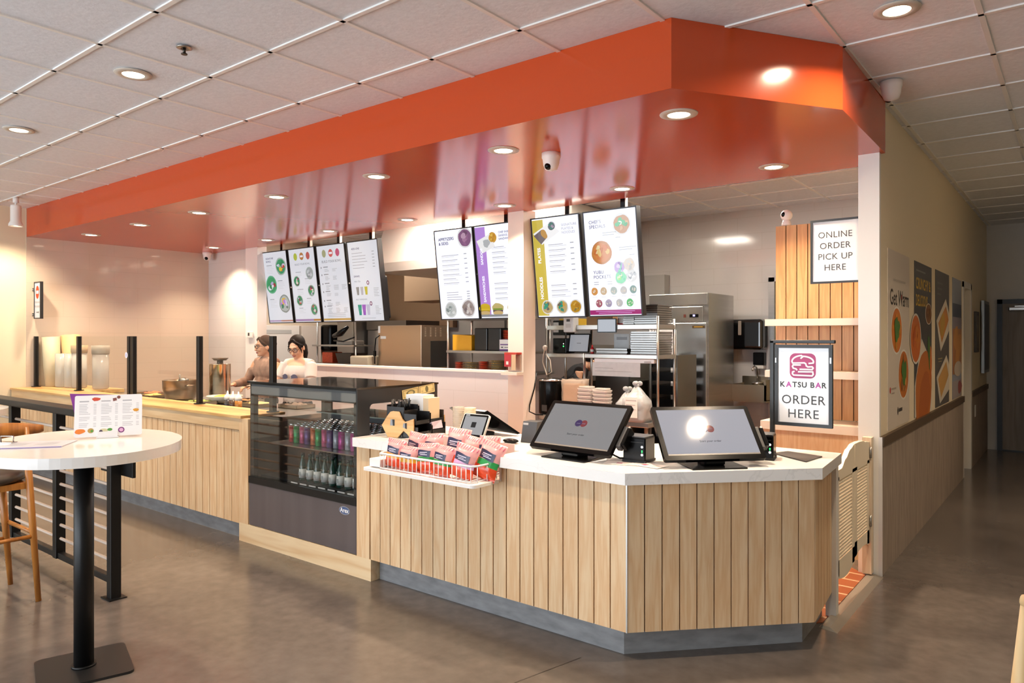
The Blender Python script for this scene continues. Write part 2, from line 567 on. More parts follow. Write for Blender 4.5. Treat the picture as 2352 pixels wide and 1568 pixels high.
# corridor end door
DB = mat('door_black_frame', '17181a', 0.35)
DOORM = wood('grey_door', '857a6c', '9a8e80', 0.45, 0.7)
t = thing('corridor_door', 'grey wooden door in a black frame at the far end of the corridor', 'door', (-0.9, 11.92, 0))
t['kind'] = 'structure'
f = MB().use(DB).box(0.0, -0.05, 0, 0.06, 0, 2.06).box(1.0, -0.05, 0, 1.06, 0, 2.06).box(0, -0.05, 2.0, 1.06, 0, 2.06).build('frame', t)
d = MB().use(DOORM).box(0.06, -0.03, 0.015, 1.0, -0.002, 2.0).build('door_leaf', t)
MB().use(DB).box(0.06, -0.034, 0.0, 1.0, -0.002, 0.014).build('sweep', t)
c = MB().use(STEEL).rbox(0.13, -0.09, 1.90, 0.50, -0.03, 1.955, 0.012).box(0.2, -0.075, 1.955, 0.5, -0.06, 1.97).build('door_closer', d)
c['label'] = 'silver door closer'

# storefront wall behind the photographer, with three tall windows
b = MB().use(WHITE)
wy = WINDOW_Y
b.box(-10.1, wy - .12, 0, 3.4, wy, 0.22).box(-10.1, wy - .12, 2.78, 3.4, wy, 3.1)
for x0, x1 in ((-10.1, -9.4), (-5.2, -4.8), (-0.6, 3.4)):
    b.box(x0, wy - .12, 0.22, x1, wy, 2.78)
struct(b.build('wall_front'))
MUL = mat('window_mullion', '303236', 0.4, 0.4)
for i, (x0, x1) in enumerate(((-9.4, -5.2), (-4.8, -0.6))):
    b = MB().use(MUL)
    n = 3
    for k in range(n + 1):
        x = x0 + (x1 - x0) * k / n
        b.box(x - 0.025, wy - 0.1, 0.22, x + 0.025, wy - 0.04, 2.78)
    b.box(x0, wy - .1, 0.22, x1, wy - .04, 0.27).box(x0, wy - .1, 2.73, x1, wy - .04, 2.78).box(x0, wy - .1, 2.1, x1, wy - .04, 2.14)
    struct(b.build('window_%d' % (i + 1)))

# ------------------------------------------------------------------ recessed downlights
def downlight_proto():
    t = thing('recessed_downlight', 'x', 'ceiling light')
    tr = MB().use(mat('lamp_trim', 'cfc6ba', 0.4)).lathe([(0.058, -0.003), (0.062, -0.008), (0.100, -0.004), (0.102, 0.0)], 28)
    tr.build('trim_ring', t)
    MB().use(LAMP).lathe([(0.0, -0.0062), (0.03, -0.006), (0.060, -0.0045)], 24).build('diffuser', t)
    return t
DL = None
def downlight(x, y, z, label, w=1.0):
    global DL
    if DL is None:
        DL = downlight_proto(); t = DL
        t.location = (x, y, z); t['label'] = label
    else:
        t = dup(DL, (x, y, z), 0.0, label)
    t['group'] = 'recessed downlights in the orange bulkhead' if z < 3 else 'recessed downlights in the tiled ceiling'
    la = LIGHTS.get(w)
    if la is None:
        la = bpy.data.lights.new('downlight_lamp', 'AREA')
        la.shape = 'DISK'; la.size = 0.12; la.energy = DOWNLIGHT_W * w; la.color = LAMP_RGB; la.spread = math.radians(150 if w > 1 else 112)
        LIGHTS[w] = la
    lo = bpy.data.objects.new('downlight_lamp', la)
    COL.objects.link(lo)
    lo.location = (x, y, z - 0.012)
    return t
LIGHTS = {}
xs = [-1.696, -2.905, -4.12, -5.39, -6.665, -7.878, -9.105]
for i, x in enumerate(xs):
    downlight(x, 3.602, 2.745, '%s downlight from the bulkhead corner in the front row of the orange bulkhead' % ORD[i])
    downlight(x, 5.125, 2.745, '%s downlight from the right end in the rear row of the orange bulkhead' % ORD[i])
downlight(-4.337, 1.943, CZ, 'recessed downlight in the tiled ceiling beside the fire sprinkler')
downlight(-6.167, 1.943, CZ, 'recessed downlight in the tiled ceiling farther along toward the left wall')
downlight(-0.677, 3.773, CZ, 'recessed downlight in the tiled ceiling beside the angled orange bulkhead face', 1.4)
for x, y in ((-2.507, 1.943), (-7.997, 1.943), (-4.337, -0.5), (-7.0, -0.5), (-1.6, -0.5), (0.54, 5.6), (0.54, 8.0)):  # unseen lamps added for their light, the last two to lighten the corridor
    downlight(x, y, CZ, 'added recessed downlight in the tiled ceiling, out of view', 0.8)

# kitchen ceiling panel, plus unseen copies added to brighten the hood and kitchen
t = thing('ceiling_panel_light', 'flat white light panel in the kitchen ceiling behind the menu screens, copies added unseen', 'ceiling light', (-4.3, 6.3, CZ - .002), 0, 'light panels in the kitchen ceiling')
MB().use(TEE).box(-.31, -.31, -.012, .31, .31, .0).build('frame', t)
MB().use(emit('panel_glow', (255, 244, 228), 6.0)).box(-.28, -.28, -.016, .28, .28, -.012).build('diffuser', t)
kl = bpy.data.lights.new('panel_lamp', 'AREA'); kl.shape = 'SQUARE'; kl.size = .56; kl.energy = 48; kl.color = (1.0, .9, .78)
for i, (x, y) in enumerate(((-4.3, 6.3), (-6.0, 5.84), (-8.5, 6.4), (-2.6, 6.4))):
    if i:
        dup(t, (x, y, CZ - .002))
    lo = bpy.data.objects.new('panel_lamp', kl); COL.objects.link(lo); lo.location = (x, y, CZ - .025)
# ------------------------------------------------------------------ order counter
KICK = mat('grey_kick_board', '87888a', 0.5, var=0.22, scale=8, stretch=(1, 1, 3))
GROOVE = mat('groove_dark', '2c2723', 0.7)
def marble():
    m = bpy.data.materials.new('white_marble_slab')
    m.use_nodes = True
    nt = m.node_tree; N, L = nt.nodes, nt.links
    b = N['Principled BSDF']; b.inputs['Roughness'].default_value = 0.09
    tc = N.new('ShaderNodeTexCoord')
    nz = N.new('ShaderNodeTexNoise'); nz.inputs['Scale'].default_value = 2.2; nz.inputs['Detail'].default_value = 6; nz.inputs['Distortion'].default_value = 1.2
    L.new(tc.outputs['Object'], nz.inputs[0])
    ma = N.new('ShaderNodeMath'); ma.operation = 'SUBTRACT'; ma.inputs[1].default_value = 0.5; L.new(nz.outputs['Fac'], ma.inputs[0])
    ab = N.new('ShaderNodeMath'); ab.operation = 'ABSOLUTE'; L.new(ma.outputs[0], ab.inputs[0])
    rp = N.new('ShaderNodeValToRGB')
    e = rp.color_ramp.elements
    e[0].position = 0.0; e[0].color = lin('eceae7'); e[1].position = 0.006; e[1].color = lin('f7f5f2')
    L.new(ab.outputs[0], rp.inputs[0]); L.new(rp.outputs[0], b.inputs['Base Color'])
    return m
MARBLE = marble()

t = thing('order_counter', 'oak plank order counter with angled corner and grey kick board under a marble top', 'counter', (-2.3, 3.05, 0))
def W(o):      # build at world coordinates, parent to the thing at its own place
    return o
def part(mb, name, root, label=None):
    o = mb.build(name, root)
    o.matrix_parent_inverse = Matrix.Translation(root.location).inverted() if root.rotation_euler[2] == 0 else root_mat(root).inverted()
    if label:
        o['label'] = label
    return o
def root_mat(r):
    return Matrix.Translation(r.location) @ Matrix.Rotation(r.rotation_euler[2], 4, 'Z')
A0, A1, A2, A3 = Vector((-3.545, 3.05)), Vector((-1.702, 3.05)), Vector((-1.034, 3.741)), Vector((-1.085, 4.255))
def planks(mb, p, q, n, z0, z1, th=0.014, gap=0.0065, mat_w=OAK, back=True, cut=None):
    d = (q - p); L = d.length; d.normalize(); nrm = Vector((d.y, -d.x))
    a = math.atan2(d.y, d.x)
    mb.T = Matrix.Translation((p.x, p.y, 0)) @ Matrix.Rotation(a, 4, 'Z')
    mb.use(mat_w)
    w = L / n
    for i in range(n):
        zz = z1
        x0, x1 = i * w + gap / 2, (i + 1) * w - gap / 2
        if cut and x0 >= cut[0] - .002 and x1 <= cut[1] + .002:
            zz = cut[2]
        elif cut and (x0 < cut[0] < x1 or x0 < cut[1] < x1):
            c_ = cut[0] if x0 < cut[0] < x1 else cut[1]
            if c_ == cut[0]:
                o_ = [(x0, z0), (x1, z0), (x1, cut[2]), (c_, cut[2]), (c_, z1), (x0, z1)]
            else:
                o_ = [(x0, z0), (x1, z0), (x1, z1), (c_, z1), (c_, cut[2]), (x0, cut[2])]
            mb.add([(u, 0, v) for u, v in o_] + [(u, th, v) for u, v in o_], [(0, 1, 2, 3, 4, 5), (11, 10, 9, 8, 7, 6)] + [(k, 6 + k, 6 + (k + 1) % 6, (k + 1) % 6) for k in range(6)])
            continue
        mb.add([(x0, 0.0, z0), (x1, 0.0, z0), (x1, th, z0), (x0, th, z0), (x0, 0.0, zz), (x1, 0.0, zz), (x1, th, zz), (x0, th, zz)],
               [(0, 3, 2, 1), (4, 5, 6, 7), (0, 1, 5, 4), (1, 2, 6, 5), (2, 3, 7, 6), (3, 0, 4, 7)])
    mb.use(GROOVE).box(0, th, z0, L, th + 0.012, min(z1, cut[2] if cut else z1))
    if cut:
        mb.box(0, th, z0, cut[0], th + 0.012, z1).box(cut[1], th, z0, L, th + 0.012, z1)
    mb.T = Matrix()
    return mb
# notch for the snack basket: x from -3.27 to -2.46
NX0, NX1, NZ = -3.26, -2.485, 0.765
fp = planks(MB(), A0, A1, 20, 0.137, 0.85, cut=(NX0 - A0.x, NX1 - A0.x, NZ))
part(fp, 'front_panel', t)
part(planks(MB(), A1, A2, 11, 0.137, 0.85), 'angled_panel', t)
part(planks(MB(), A2, A3, 6, 0.137, 0.85), 'end_panel', t)
b = MB().use(mat('metal_edge_trim', 'c9c9c7', 0.3, 0.8)).box(-1.706, 3.046, 0.137, -1.699, 3.053, 0.85)
part(b, 'corner_trim', t, 'thin metal corner trim')
b = MB().use(KICK).prism([(-3.53, 3.115), (-1.755, 3.115), (-1.113, 3.80), (-1.13, 4.22), (-1.2, 4.22), (-1.2, 3.85), (-1.78, 3.2), (-3.53, 3.2)], 0, 0.137)
part(b, 'kick_board', t)
b = MB().use(mat('counter_inside', '6d675f', 0.6)).prism([(-3.53, 3.23), (-1.86, 3.23), (-1.14, 3.94), (-1.14, 4.2), (-1.6, 4.2), (-2.0, 3.75), (-3.53, 3.75)], 0.138, 0.70)
part(b, 'cabinet_body', t)
b = MB().use(mat('white_laminate', 'ecebe8', 0.35)).box(NX0, 3.225, NZ, NX1, 3.24, 0.85).box(NX0 - .012, 3.046, NZ, NX0, 3.24, 0.85).box(NX1, 3.046, NZ, NX1 + .012, 3.24, 0.85).box(NX0, 3.066, NZ - .012, NX1, 3.24, NZ)
part(b, 'notch_lining', t)
b = MB().use(mat('white_post', 'e2dfda', 0.5)).box(-1.115, 4.235, 0, -1.06, 4.285, 0.85)
part(b, 'end_post', t)
# marble top
t = thing('countertop', 'white veined marble countertop with an angled corner and a basket notch', 'countertop', (-2.3, 3.3, 0.85))
b = MB().use(MARBLE).prism([(-3.66, 3.0), (NX0, 3.0), (NX0, 3.225), (NX1, 3.225), (NX1, 3.0), (-1.685, 3.0), (-0.995, 3.725), (-1.04, 4.27), (-1.75, 4.27), (-2.15, 3.80), (-3.66, 3.80)], 0.851, 0.907)
part(b, 'slab', t)

# ------------------------------------------------------------------ snack basket with bags
t = thing('wire_basket_shelf', 'white wire basket shelf hung in the counter notch, filled with snack bags', 'basket', (-2.87, 2.95, 0.75))
WW = mat('white_coated_wire', 'f1f0ee', 0.35)
bx0, bx1, by0, by1, bz = -3.215, -2.51, 2.84, 3.215, 0.785
b = MB().use(WW).prism(rr(-3.345, 2.81, -2.465, 3.04, 0.03), bz - 0.022, bz - 0.006)
part(b, 'base_board', t)
b = MB().use(WW).box(bx0, by1 - .006, bz, bx1, by1, 0.945).box(bx0, by0 + .1, bz, bx0 + .008, by1, 0.935)
part(b, 'back_plate', t)
b = MB().use(WW)
zt = bz + 0.085
b.tube([(bx0 - .02, by1 - .03, zt), (bx0 - .02, by0 + .03, zt), (bx0, by0, zt), (bx1, by0, zt), (bx1 + .02, by0 + .03, zt), (bx1 + .02, by1 - .03, zt)], 0.006, 8)
n = 22
for i in range(n):
    x = bx0 + (bx1 - bx0) * i / (n - 1)
    b.cyl((x, by0, bz - .004), (x, by0, zt), 0.0028, n=6)
    if i > 15:
        b.cyl((x, by0, bz), (x, by1, bz), 0.0025, n=6)
for i in range(5):
    y = by0 + .03 + (by1 - by0 - .06) * i / 4
    b.cyl((bx1 + .02, y, bz - .004), (bx1 + .02, y, zt), 0.0028, n=6)
b.tube([(bx0, by0, bz + .002), (bx1, by0, bz + .002)], 0.004, 6)
part(b, 'wire_rail', t)
b = MB().use(WW).box(-3.32, 2.85, bz, -3.225, 2.99, bz + .045)
part(b, 'end_block', t)

PINK = mat('bag_pink_foil', 'eba9a6', 0.25, var=0.1, scale=20, coat=0.4)
NAVY = mat('bag_navy', '2b2c4e', 0.3)
BRED = mat('bag_red_foil', 'df4a22', 0.25, var=0.15, scale=14, coat=0.4)
BGRN = mat('bag_green', '2f9a4e', 0.3)
BYEL = mat('bag_yellow', 'e6a62e', 0.3)
BORG = mat('bag_orange', 'ee8a4a', 0.25, coat=0.4)
BLIL = mat('bag_lilac', 'd8a9d6', 0.3)
def snack_bag(x, y, z, w, h, lean, rz, roll, band, label, mark='GG'):
    """pillow bag: crimped flat ends, swollen middle"""
    t = thing('snack_bag', label, 'snack bag', (x, y, z), rz, 'snack bags in the wire basket')
    R = Matrix.Rotation(lean, 4, 'X') @ Matrix.Rotation(roll, 4, 'Y')
    nu, nv = 8, 12
    def surf(sg, v, u):
        k = min(1.0, min(v, 1 - v) * 3.6)
        th = 0.042 * math.sin(k * PI / 2) * (1 - (2 * u - 1) ** 2) ** 0.6 * (1.15 - 0.3 * v)
        wv = w * (1 + 0.07 * math.cos(v * 2 * PI))
        return R @ Vector(((u - .5) * wv, -sg * th + 0.004 * math.sin(9 * u + 5 * v), v * h))
    b = MB()
    vs = []
    for sg in (1, -1):
        for j in range(nv + 1):
            for i in range(nu + 1):
                vs.append(surf(sg, j / nv, i / nu))
    P = nu + 1
    for j in range(nv):
        v = (j + .5) / nv
        m = BRED if v < 0.30 else (band if v < 0.46 else (PINK if v > 0.5 else BORG))
        b.use(m)
        for sg in (0, 1):
            o = sg * (nv + 1) * P
            q = []
            for i in range(nu):
                a = o + j * P + i
                f = (a, a + 1, a + P + 1, a + P)
                q.append(f if sg == 0 else f[::-1])
            b.f += q; b.mi += [b.cur] * len(q); b.sm += [True] * len(q)
    b.v = [Vector(p) for p in vs]
    for i in range(nu):                       # close the crimped ends
        for j in (0, nv):
            a, c = j * P + i, (nv + 1) * P + j * P + i
            b.f.append((a, c, c + 1, a + 1)); b.mi.append(b.cur); b.sm.append(False)
    bag = b.build('bag', t)
    # dark brand panel on the swollen face, stripes at the crimp
    b = MB().use(NAVY)
    g = 6
    vs = []
    for j in range(g + 1):
        for i in range(g + 1):
            u = .16 + .68 * i / g; v = .50 + .22 * j / g + 0.02 * math.sin(u * 6)
            vs.append(surf(1, v, u) + R.to_3x3() @ Vector((0, -0.0015, 0)))
    b.add(vs, [(j * (g + 1) + i, j * (g + 1) + i + 1, (j + 1) * (g + 1) + i + 1, (j + 1) * (g + 1) + i) for j in range(g) for i in range(g)], True)
    b.use(mat('bag_white_print', 'd9d3e6', 0.4))
    for (u0, u1, v0, v1) in ((.3, .7, .63, .655), (.28, .6, .59, .605), (.36, .72, .55, .57)):
        vs = []
        for j in range(2):
            for i in range(7):
                vs.append(surf(1, v0 + (v1 - v0) * j, u0 + (u1 - u0) * i / 6) + R.to_3x3() @ Vector((0, -0.003, 0)))
        b.add(vs, [(i, i + 1, i + 8, i + 7) for i in range(6)])
    b.build('brand_panel', t)
    b = MB().use(mat('bag_stripe', 'c7607a', 0.4))
    for k in range(9):
        u = .06 + .88 * k / 8
        vs = [surf(1, v, u + du) + R.to_3x3() @ Vector((0, -0.0016, 0)) for v in (.86, .98) for du in (-.018, .018)]
        b.add(vs, [(0, 1, 3, 2)])
    b.build('crimp_stripes', t)
    return t
snack_bag(-3.165, 2.90, .788, .135, 0.164, -.15, 0.1, .10, BYEL, 'leftmost snack bag in the front of the basket, with a yellow middle')
snack_bag(-3.03, 2.885, .788, .135, 0.135, -.12, 0, .02, BYEL, 'second snack bag from the left in the basket front, short with a yellow middle')
snack_bag(-2.905, 2.905, .788, .14, 0.164, -.25, .05, -.08, BGRN, 'third snack bag from the left in the basket front, with a green middle')
snack_bag(-2.775, 2.885, .788, .14, 0.164, -.25, -.05, .06, BGRN, 'fourth snack bag from the left in the basket front, green middle and glossy pink top')
snack_bag(-2.635, 2.895, .788, .15, 0.184, -.2, .1, .2, BLIL, 'large snack bag with a lilac and red base leaning right in the basket front')
snack_bag(-2.535, 2.96, .788, .15, 0.205, -.3, .15, .26, BGRN, 'orange and pink snack bag with a green label at the right end of the basket')
snack_bag(-3.13, 3.02, .788, .14, 0.193, -.2, 0, .1, BORG, 'pink snack bag behind the yellow ones at the left rear of the basket')
snack_bag(-2.99, 3.04, .788, .14, 0.197, -.25, 0, -.1, BORG, 'second snack bag from the left in the rear row of the basket')
snack_bag(-2.86, 3.07, .788, .15, 0.238, -.3, .1, .06, BLIL, 'tallest pink snack bag standing at the middle rear of the basket')
snack_bag(-2.73, 3.06, .788, .14, 0.201, -.25, 0, .12, BORG, 'rear snack bag to the right of the tallest pink one')
snack_bag(-2.60, 3.07, .788, .14, 0.213, -.25, 0, -.05, BORG, 'rear snack bag behind the large lilac one at the basket right')

# ------------------------------------------------------------------ left prep counter
t = thing('prep_counter', 'long oak plank prep counter running to the left wall behind the rail', 'counter', (-7.4, 3.05, 0))
part(planks(MB(), Vector((-9.90, 3.055)), Vector((-5.06, 3.055)), 45, 0.125, 0.835, th=0.012, gap=0.007), 'front_panel', t)
b = MB().use(wood('oak_fascia', 'd2ae80', 'e3c79e', 0.45, 0.7, 'X')).box(-9.91, 3.045, 0.84, -5.045, 3.075, 0.93)
part(b, 'fascia', t)
b = MB().use(wood('oak_ledge', 'c99a5c', 'e0b87c', 0.35, 0.7, 'X')).box(-9.91, 3.03, 0.93, -5.0, 3.42, 0.95).box(-9.905, 3.42, 0.91, -8.7, 3.80, 0.9495)
part(b, 'ledge', t)
b = MB().use(KICK).box(-9.91, 3.10, 0, -5.05, 3.13, 0.125)
part(b, 'kick_board', t)
b = MB().use(STEEL).box(-9.90, 3.43, 0.87, -5.05, 4.10, 0.905)
part(b, 'work_top', t)
b = MB().use(mat('counter_inside', '6d675f', 0.6)).box(-9.90, 3.16, 0.02, -5.05, 4.08, 0.87)
part(b, 'cabinet_body', t)

# sneeze guard
t = thing('sneeze_guard', 'clear glass sneeze guard on black posts along the prep counter', 'sneeze guard', (-7.5, 3.35, 0.95))
GL = glass('clear_glass', (0.97, 0.985, 0.98), 0.55)
px_ = [-9.87, -8.80, -7.56, -6.20, -5.07]
for i, x in enumerate(px_):
    b = MB().use(BLACK)
    if i == 0:
        b.T = Matrix.Translation((0, -.065, 0))
    b.rbox(x - .025, 3.335, 0.955, x + .025, 3.375, 1.557, 0.004)
    b.cyl((x, 3.355, 0.95), (x, 3.355, 0.958), 0.05, n=20)
    if i == 2:
        b.rbox(x + .045, 3.335, 0.955, x + .11, 3.375, 1.557, 0.004).cyl((x + .08, 3.355, 0.95), (x + .08, 3.355, 0.958), 0.05, n=20)
    o = part(b, 'post', t)
for i in range(4):
    x0, x1 = px_[i] + (.11 if i == 2 else .03), px_[i + 1] - .03
    ya = 3.288 if i == 0 else 3.352
    part(MB().use(GL).add([(x0, ya, .975), (x1, 3.352, .975), (x1, 3.358, .975), (x0, ya + .006, .975), (x0, ya, 1.555), (x1, 3.352, 1.555), (x1, 3.358, 1.555), (x0, ya + .006, 1.555)],
        [(0, 3, 2, 1), (4, 5, 6, 7), (0, 1, 5, 4), (1, 2, 6, 5), (2, 3, 7, 6), (3, 0, 4, 7)]), 'glass_pane', t)
b = MB().use(mat('white_sticker', 'eef0ff', 0.4)).cyl((-7.59, 3.334, 1.365), (-7.59, 3.3325, 1.365), 0.03, n=24)
b.use(mat('sticker_mark', '5d63b8', 0.4)).box(-7.597, 3.3318, 1.35, -7.588, 3.3324, 1.38)
part(b, 'round_sticker', t, 'round white sticker')

# ------------------------------------------------------------------ drinks fridge in its oak surround
t = thing('fridge_surround', 'pale oak plinth and side stiles framing the black display fridge', 'cabinet frame', (-4.3, 3.045, 0))
OAKX = wood('oak_plinth', 'd6b184', 'e6cda6', 0.42, 0.6, 'X')
part(MB().use(OAKX).box(-5.045, 3.045, 0, -3.535, 3.10, 0.138).box(-3.60, 3.10, 0, -3.535, 3.26, 0.135), 'plinth', t)
part(MB().use(OAK).box(-5.045, 3.045, 0.138, -4.925, 3.09, 0.93), 'stile', t)
part(MB().use(OAK).box(-3.672, 3.045, 0.138, -3.55, 3.10, 0.85), 'stile', t)

t = thing('display_fridge', 'black glass-fronted drinks display fridge set into the counter', 'fridge', (-4.3, 3.05, 0.14))
FB = mat('fridge_black', '1b1c1e', 0.3)
FP = mat('fridge_lower_panel', '7c7578', 0.25, 0.6, var=.08, scale=3, stretch=(3, 1, .15))
fx0, fx1, fy0, fy1, fz0, fz1 = -4.92, -3.677, 3.05, 3.79, 0.142, 1.218
b = MB().use(FP).box(fx0 + .004, fy0, fz0, fx1 - .004, fy0 + .02, 0.455).use(FB).box(fx0, fy0 + .02, fz0, fx1, fy1, 0.45)
part(b, 'lower_panel', t)
part(MB().use(mat('fridge_band', '0a0a0b', 0.35)).box(fx0, fy0 - .004, 0.455, fx1, fy0 + .03, 0.505), 'black_band', t)
# frame: corner posts, upper rail with a rounded window on the right side
b = MB().use(FB)
for x in (fx0, fx1 - .045):
    b.box(x, fy0 + .012, 0.45, x + .045, fy0 + .05, 1.19).box(x, fy1 - .08, 0.45, x + .045, fy1, 1.19)
b.box(fx0, fy0 + .012, 1.115, fx1, fy0 + .05, 1.205).box(fx0, fy1 - .04, 1.14, fx1, fy1, 1.20)
b.box(fx0, fy0 + .03, 1.115, fx0 + .02, fy1, 1.205)
part(b, 'body_frame', t)
b = MB().use(mat('fridge_side_grey', '2e2f31', 0.35))
b.T = frame((fx1, fy0, 0), (0, 1, 0), (0, 0, 1))
outer = [(0.0, 0.45), (fy1 - fy0, 0.45), (fy1 - fy0, 1.207), (0.0, 1.207)]
inner = rr(0.105, 0.52, fy1 - fy0 - .06, 1.108, 0.03)
vs, no, ni = [], 4, len(inner)
# ring between outline and window: bridge with quads by angle
def ring(mb, o_pts, i_pts, w0, w1):
    cx = sum(p[0] for p in i_pts) / len(i_pts); cy = sum(p[1] for p in i_pts) / len(i_pts)
    u0 = min(p[0] for p in o_pts); u1 = max(p[0] for p in o_pts); v0 = min(p[1] for p in o_pts); v1 = max(p[1] for p in o_pts)
    iu0 = min(p[0] for p in i_pts); iu1 = max(p[0] for p in i_pts); iv0 = min(p[1] for p in i_pts); iv1 = max(p[1] for p in i_pts)
    out = []
    for p in i_pts:
        tu = (p[0] - iu0) / (iu1 - iu0); tv = (p[1] - iv0) / (iv1 - iv0)
        d = [tu, 1 - tu, tv, 1 - tv]; k = d.index(min(d))
        q = [(u0, v0 + (v1 - v0) * tv), (u1, v0 + (v1 - v0) * tv), (u0 + (u1 - u0) * tu, v0), (u0 + (u1 - u0) * tu, v1)][k]
        out.append(q)
    # snap the corner-most points to true corners
    n = len(i_pts)
    for c in ((u0, v0), (u1, v0), (u1, v1), (u0, v1)):
        j = min(range(n), key=lambda i: (out[i][0] - c[0]) ** 2 + (out[i][1] - c[1]) ** 2)
        out[j] = c
    vs = [(p[0], p[1], w) for w in (w0, w1) for p in out] + [(p[0], p[1], w) for w in (w0, w1) for p in i_pts]
    fs = []
    for i in range(n):
        k = (i + 1) % n
        fs += [(2 * n + i, 2 * n + k, k, i), (n + i, n + k, 3 * n + k, 3 * n + i), (i, k, n + k, n + i), (3 * n + i, 3 * n + k, 2 * n + k, 2 * n + i)]
    return mb.add(vs, fs)
ring(b, outer, inner, -0.004, 0.004)
part(b, 'side_frame', t)
b = MB().use(mat('fridge_top_glass', '16181a', 0.03, coat=1.0)).box(fx0 - .008, fy0 - .01, 1.207, fx1 + .006, fy1 + .01, 1.219)
part(b, 'top_glass', t)
FG = glass('fridge_glass', (0.95, 0.96, 0.96), 1.6)
part(MB().use(FG).box(fx0 + .012, fy0 + .002, 0.507, fx1 - .01, fy0 + .008, 1.205), 'front_glass', t)
part(MB().use(FG).box(fx1 - .008, fy0 + .10, 0.52, fx1 - .005, fy1 - .06, 1.11), 'side_glass', t)
b = MB().use(mat('fridge_grey_band', '6a6b6d', 0.35)).box(fx0 + .02, fy0 + .009, 1.125, fx1 - .02, fy0 + .0115, 1.195)
part(b, 'glass_header', t)
b = MB().use(mat('fridge_inside', '606265', 0.4)).box(fx0 + .02, fy1 - .05, 0.46, fx1 - .02, fy1 - .045, 0.95).box(fx0 + .02, fy0 + .03, 0.455, fx1 - .02, fy1 - .05, 0.47)
part(b, 'inner_lining', t)
b = MB().use(STEEL).box(fx0 + .05, fy0 + .13, 0.74, fx1 - .012, fy1 - .06, 0.748)
part(b, 'upper_shelf', t)
b = MB().use(FB).box(fx0 + .05, fy0 + .07, 0.495, fx1 - .012, fy1 - .06, 0.512).use(mat('shelf_price_strip', 'd9d9d9', 0.5))
for k in range(7):
    x = -4.47 + k * .105
    b.box(x, fy0 + .055, 0.50, x + .075, fy0 + .06, 0.509)
part(b, 'lower_shelf', t)
part(MB().use(mat('glass_shelf_green', 'b9c9bd', 0.05, trans=0.4)).box(-4.5, fy0 + .3, 0.985, fx1 - .02, fy1 - .06, 0.993), 'rear_glass_shelf', t)
b = MB()
b.T = frame((-3.80, fy0 - .0005, 0.41), (1, 0, 0), (0, 0, 1))
b.use(mat('badge_silver', 'b9bcc4', 0.3, 0.6)).disc(0, 0, .055, .028, .0005).use(mat('badge_dark', '4d5f86', 0.4)).disc(0, 0, .051, .024, .001)
b.use(mat('badge_text', 'f1f1f1', 0.4)).text('Arex', 0, 0, .042, .0015, 'CENTER', bold=.02)
part(b, 'badge', t, 'oval silver badge')

# cans: front row by colour, and the rows behind them
CANS = {'red': 'c43a3f', 'green': '2f9d57', 'pink': 'cf5c86', 'purple': '6d4a86', 'orange': 'd8744a', 'silver': 'b5b7bd', 'magenta': 'c9549a'}
LIDM = mat('can_lid', 'cfd2d4', 0.22, 1.0)
def can_proto(c):
    b = MB().use(mat('can_' + c, CANS[c], 0.28, 0.25, var=0.25, scale=55))
    b.lathe([(0.022, 0), (0.0265, .005), (0.0265, .128)], 14)
    b.use(LIDM).lathe([(0.0265, .128), (0.0225, .138), (0.0225, .1405), (0.020, .136), (0.0, .136)], 14)
    o = b.build('drink_can')
    return o
seq = ['red', 'green', 'pink', 'purple', 'orange', 'green', 'pink', 'purple', 'silver', 'magenta', 'silver', 'magenta', 'silver', 'silver', 'magenta', 'silver']
protos = {}
def place(kind, mk, key, loc, label, group, cat):
    if key not in protos:
        protos[key] = mk(key); o = protos[key]
    else:
        o = protos[key].copy(); COL.objects.link(o)
    o.location = loc
    tag(o, label, cat, group)
    return o
x0, x1 = -4.73, -3.735
for i, c in enumerate(seq):
    x = x0 + (x1 - x0) * i / (len(seq) - 1)
    place('can', can_proto, c, (x, 3.30 - .006 * (i % 2), .7485), '%s can, %s from the left in the front row on the upper fridge shelf' % (c, ORD[i]), 'drink cans on the upper fridge shelf', 'can')
rr_ = random.Random(3)
for r in range(1, 7):
    for i in range(len(seq)):
        x = x0 + (x1 - x0) * i / (len(seq) - 1)
        place('can', can_proto, seq[i] if r < 6 else rr_.choice(list(CANS)), (x, 3.30 + r * .0635, .7485), 'can behind the front row on the upper fridge shelf, showing its silver lid', 'drink cans in the rear rows of the upper fridge shelf', 'can')
def bottle_proto(_):
    b = MB().use(mat('bottle_green_glass', '16423a', 0.08, coat=0.6))
    b.lathe([(0.024, 0), (0.027, .006), (0.027, .085), (0.021, .125), (0.013, .15), (0.012, .182)], 16)
    b.use(mat('bottle_label', 'd4d9d8', 0.45)).lathe([(0.0274, .018), (0.0274, .083)], 16)
    b.use(mat('bottle_cap', '20282a', 0.4)).lathe([(0.0135, .180), (0.0135, .196), (0.0, .198)], 12)
    b.use(mat('bottle_label_print', '9fa6a6', 0.5)).box(-.012, -.0278, .035, .010, -.0262, .062)
    return b.build('drink_bottle')
for i in range(9):
    place('b', bottle_proto, 'bottle', (-4.44 + i * .0855, 3.185, .5125), 'green bottle, %s from the left in the front row on the lower fridge shelf' % ORD[i], 'green bottles on the lower fridge shelf', 'bottle')
for r in (1, 2):
    for i in range(9):
        place('b', bottle_proto, 'bottle', (-4.42 + i * .0855, 3.185 + r * .075, .5125), 'green glass bottle behind the front row on the lower fridge shelf', 'green bottles in the rear rows of the lower fridge shelf', 'bottle')
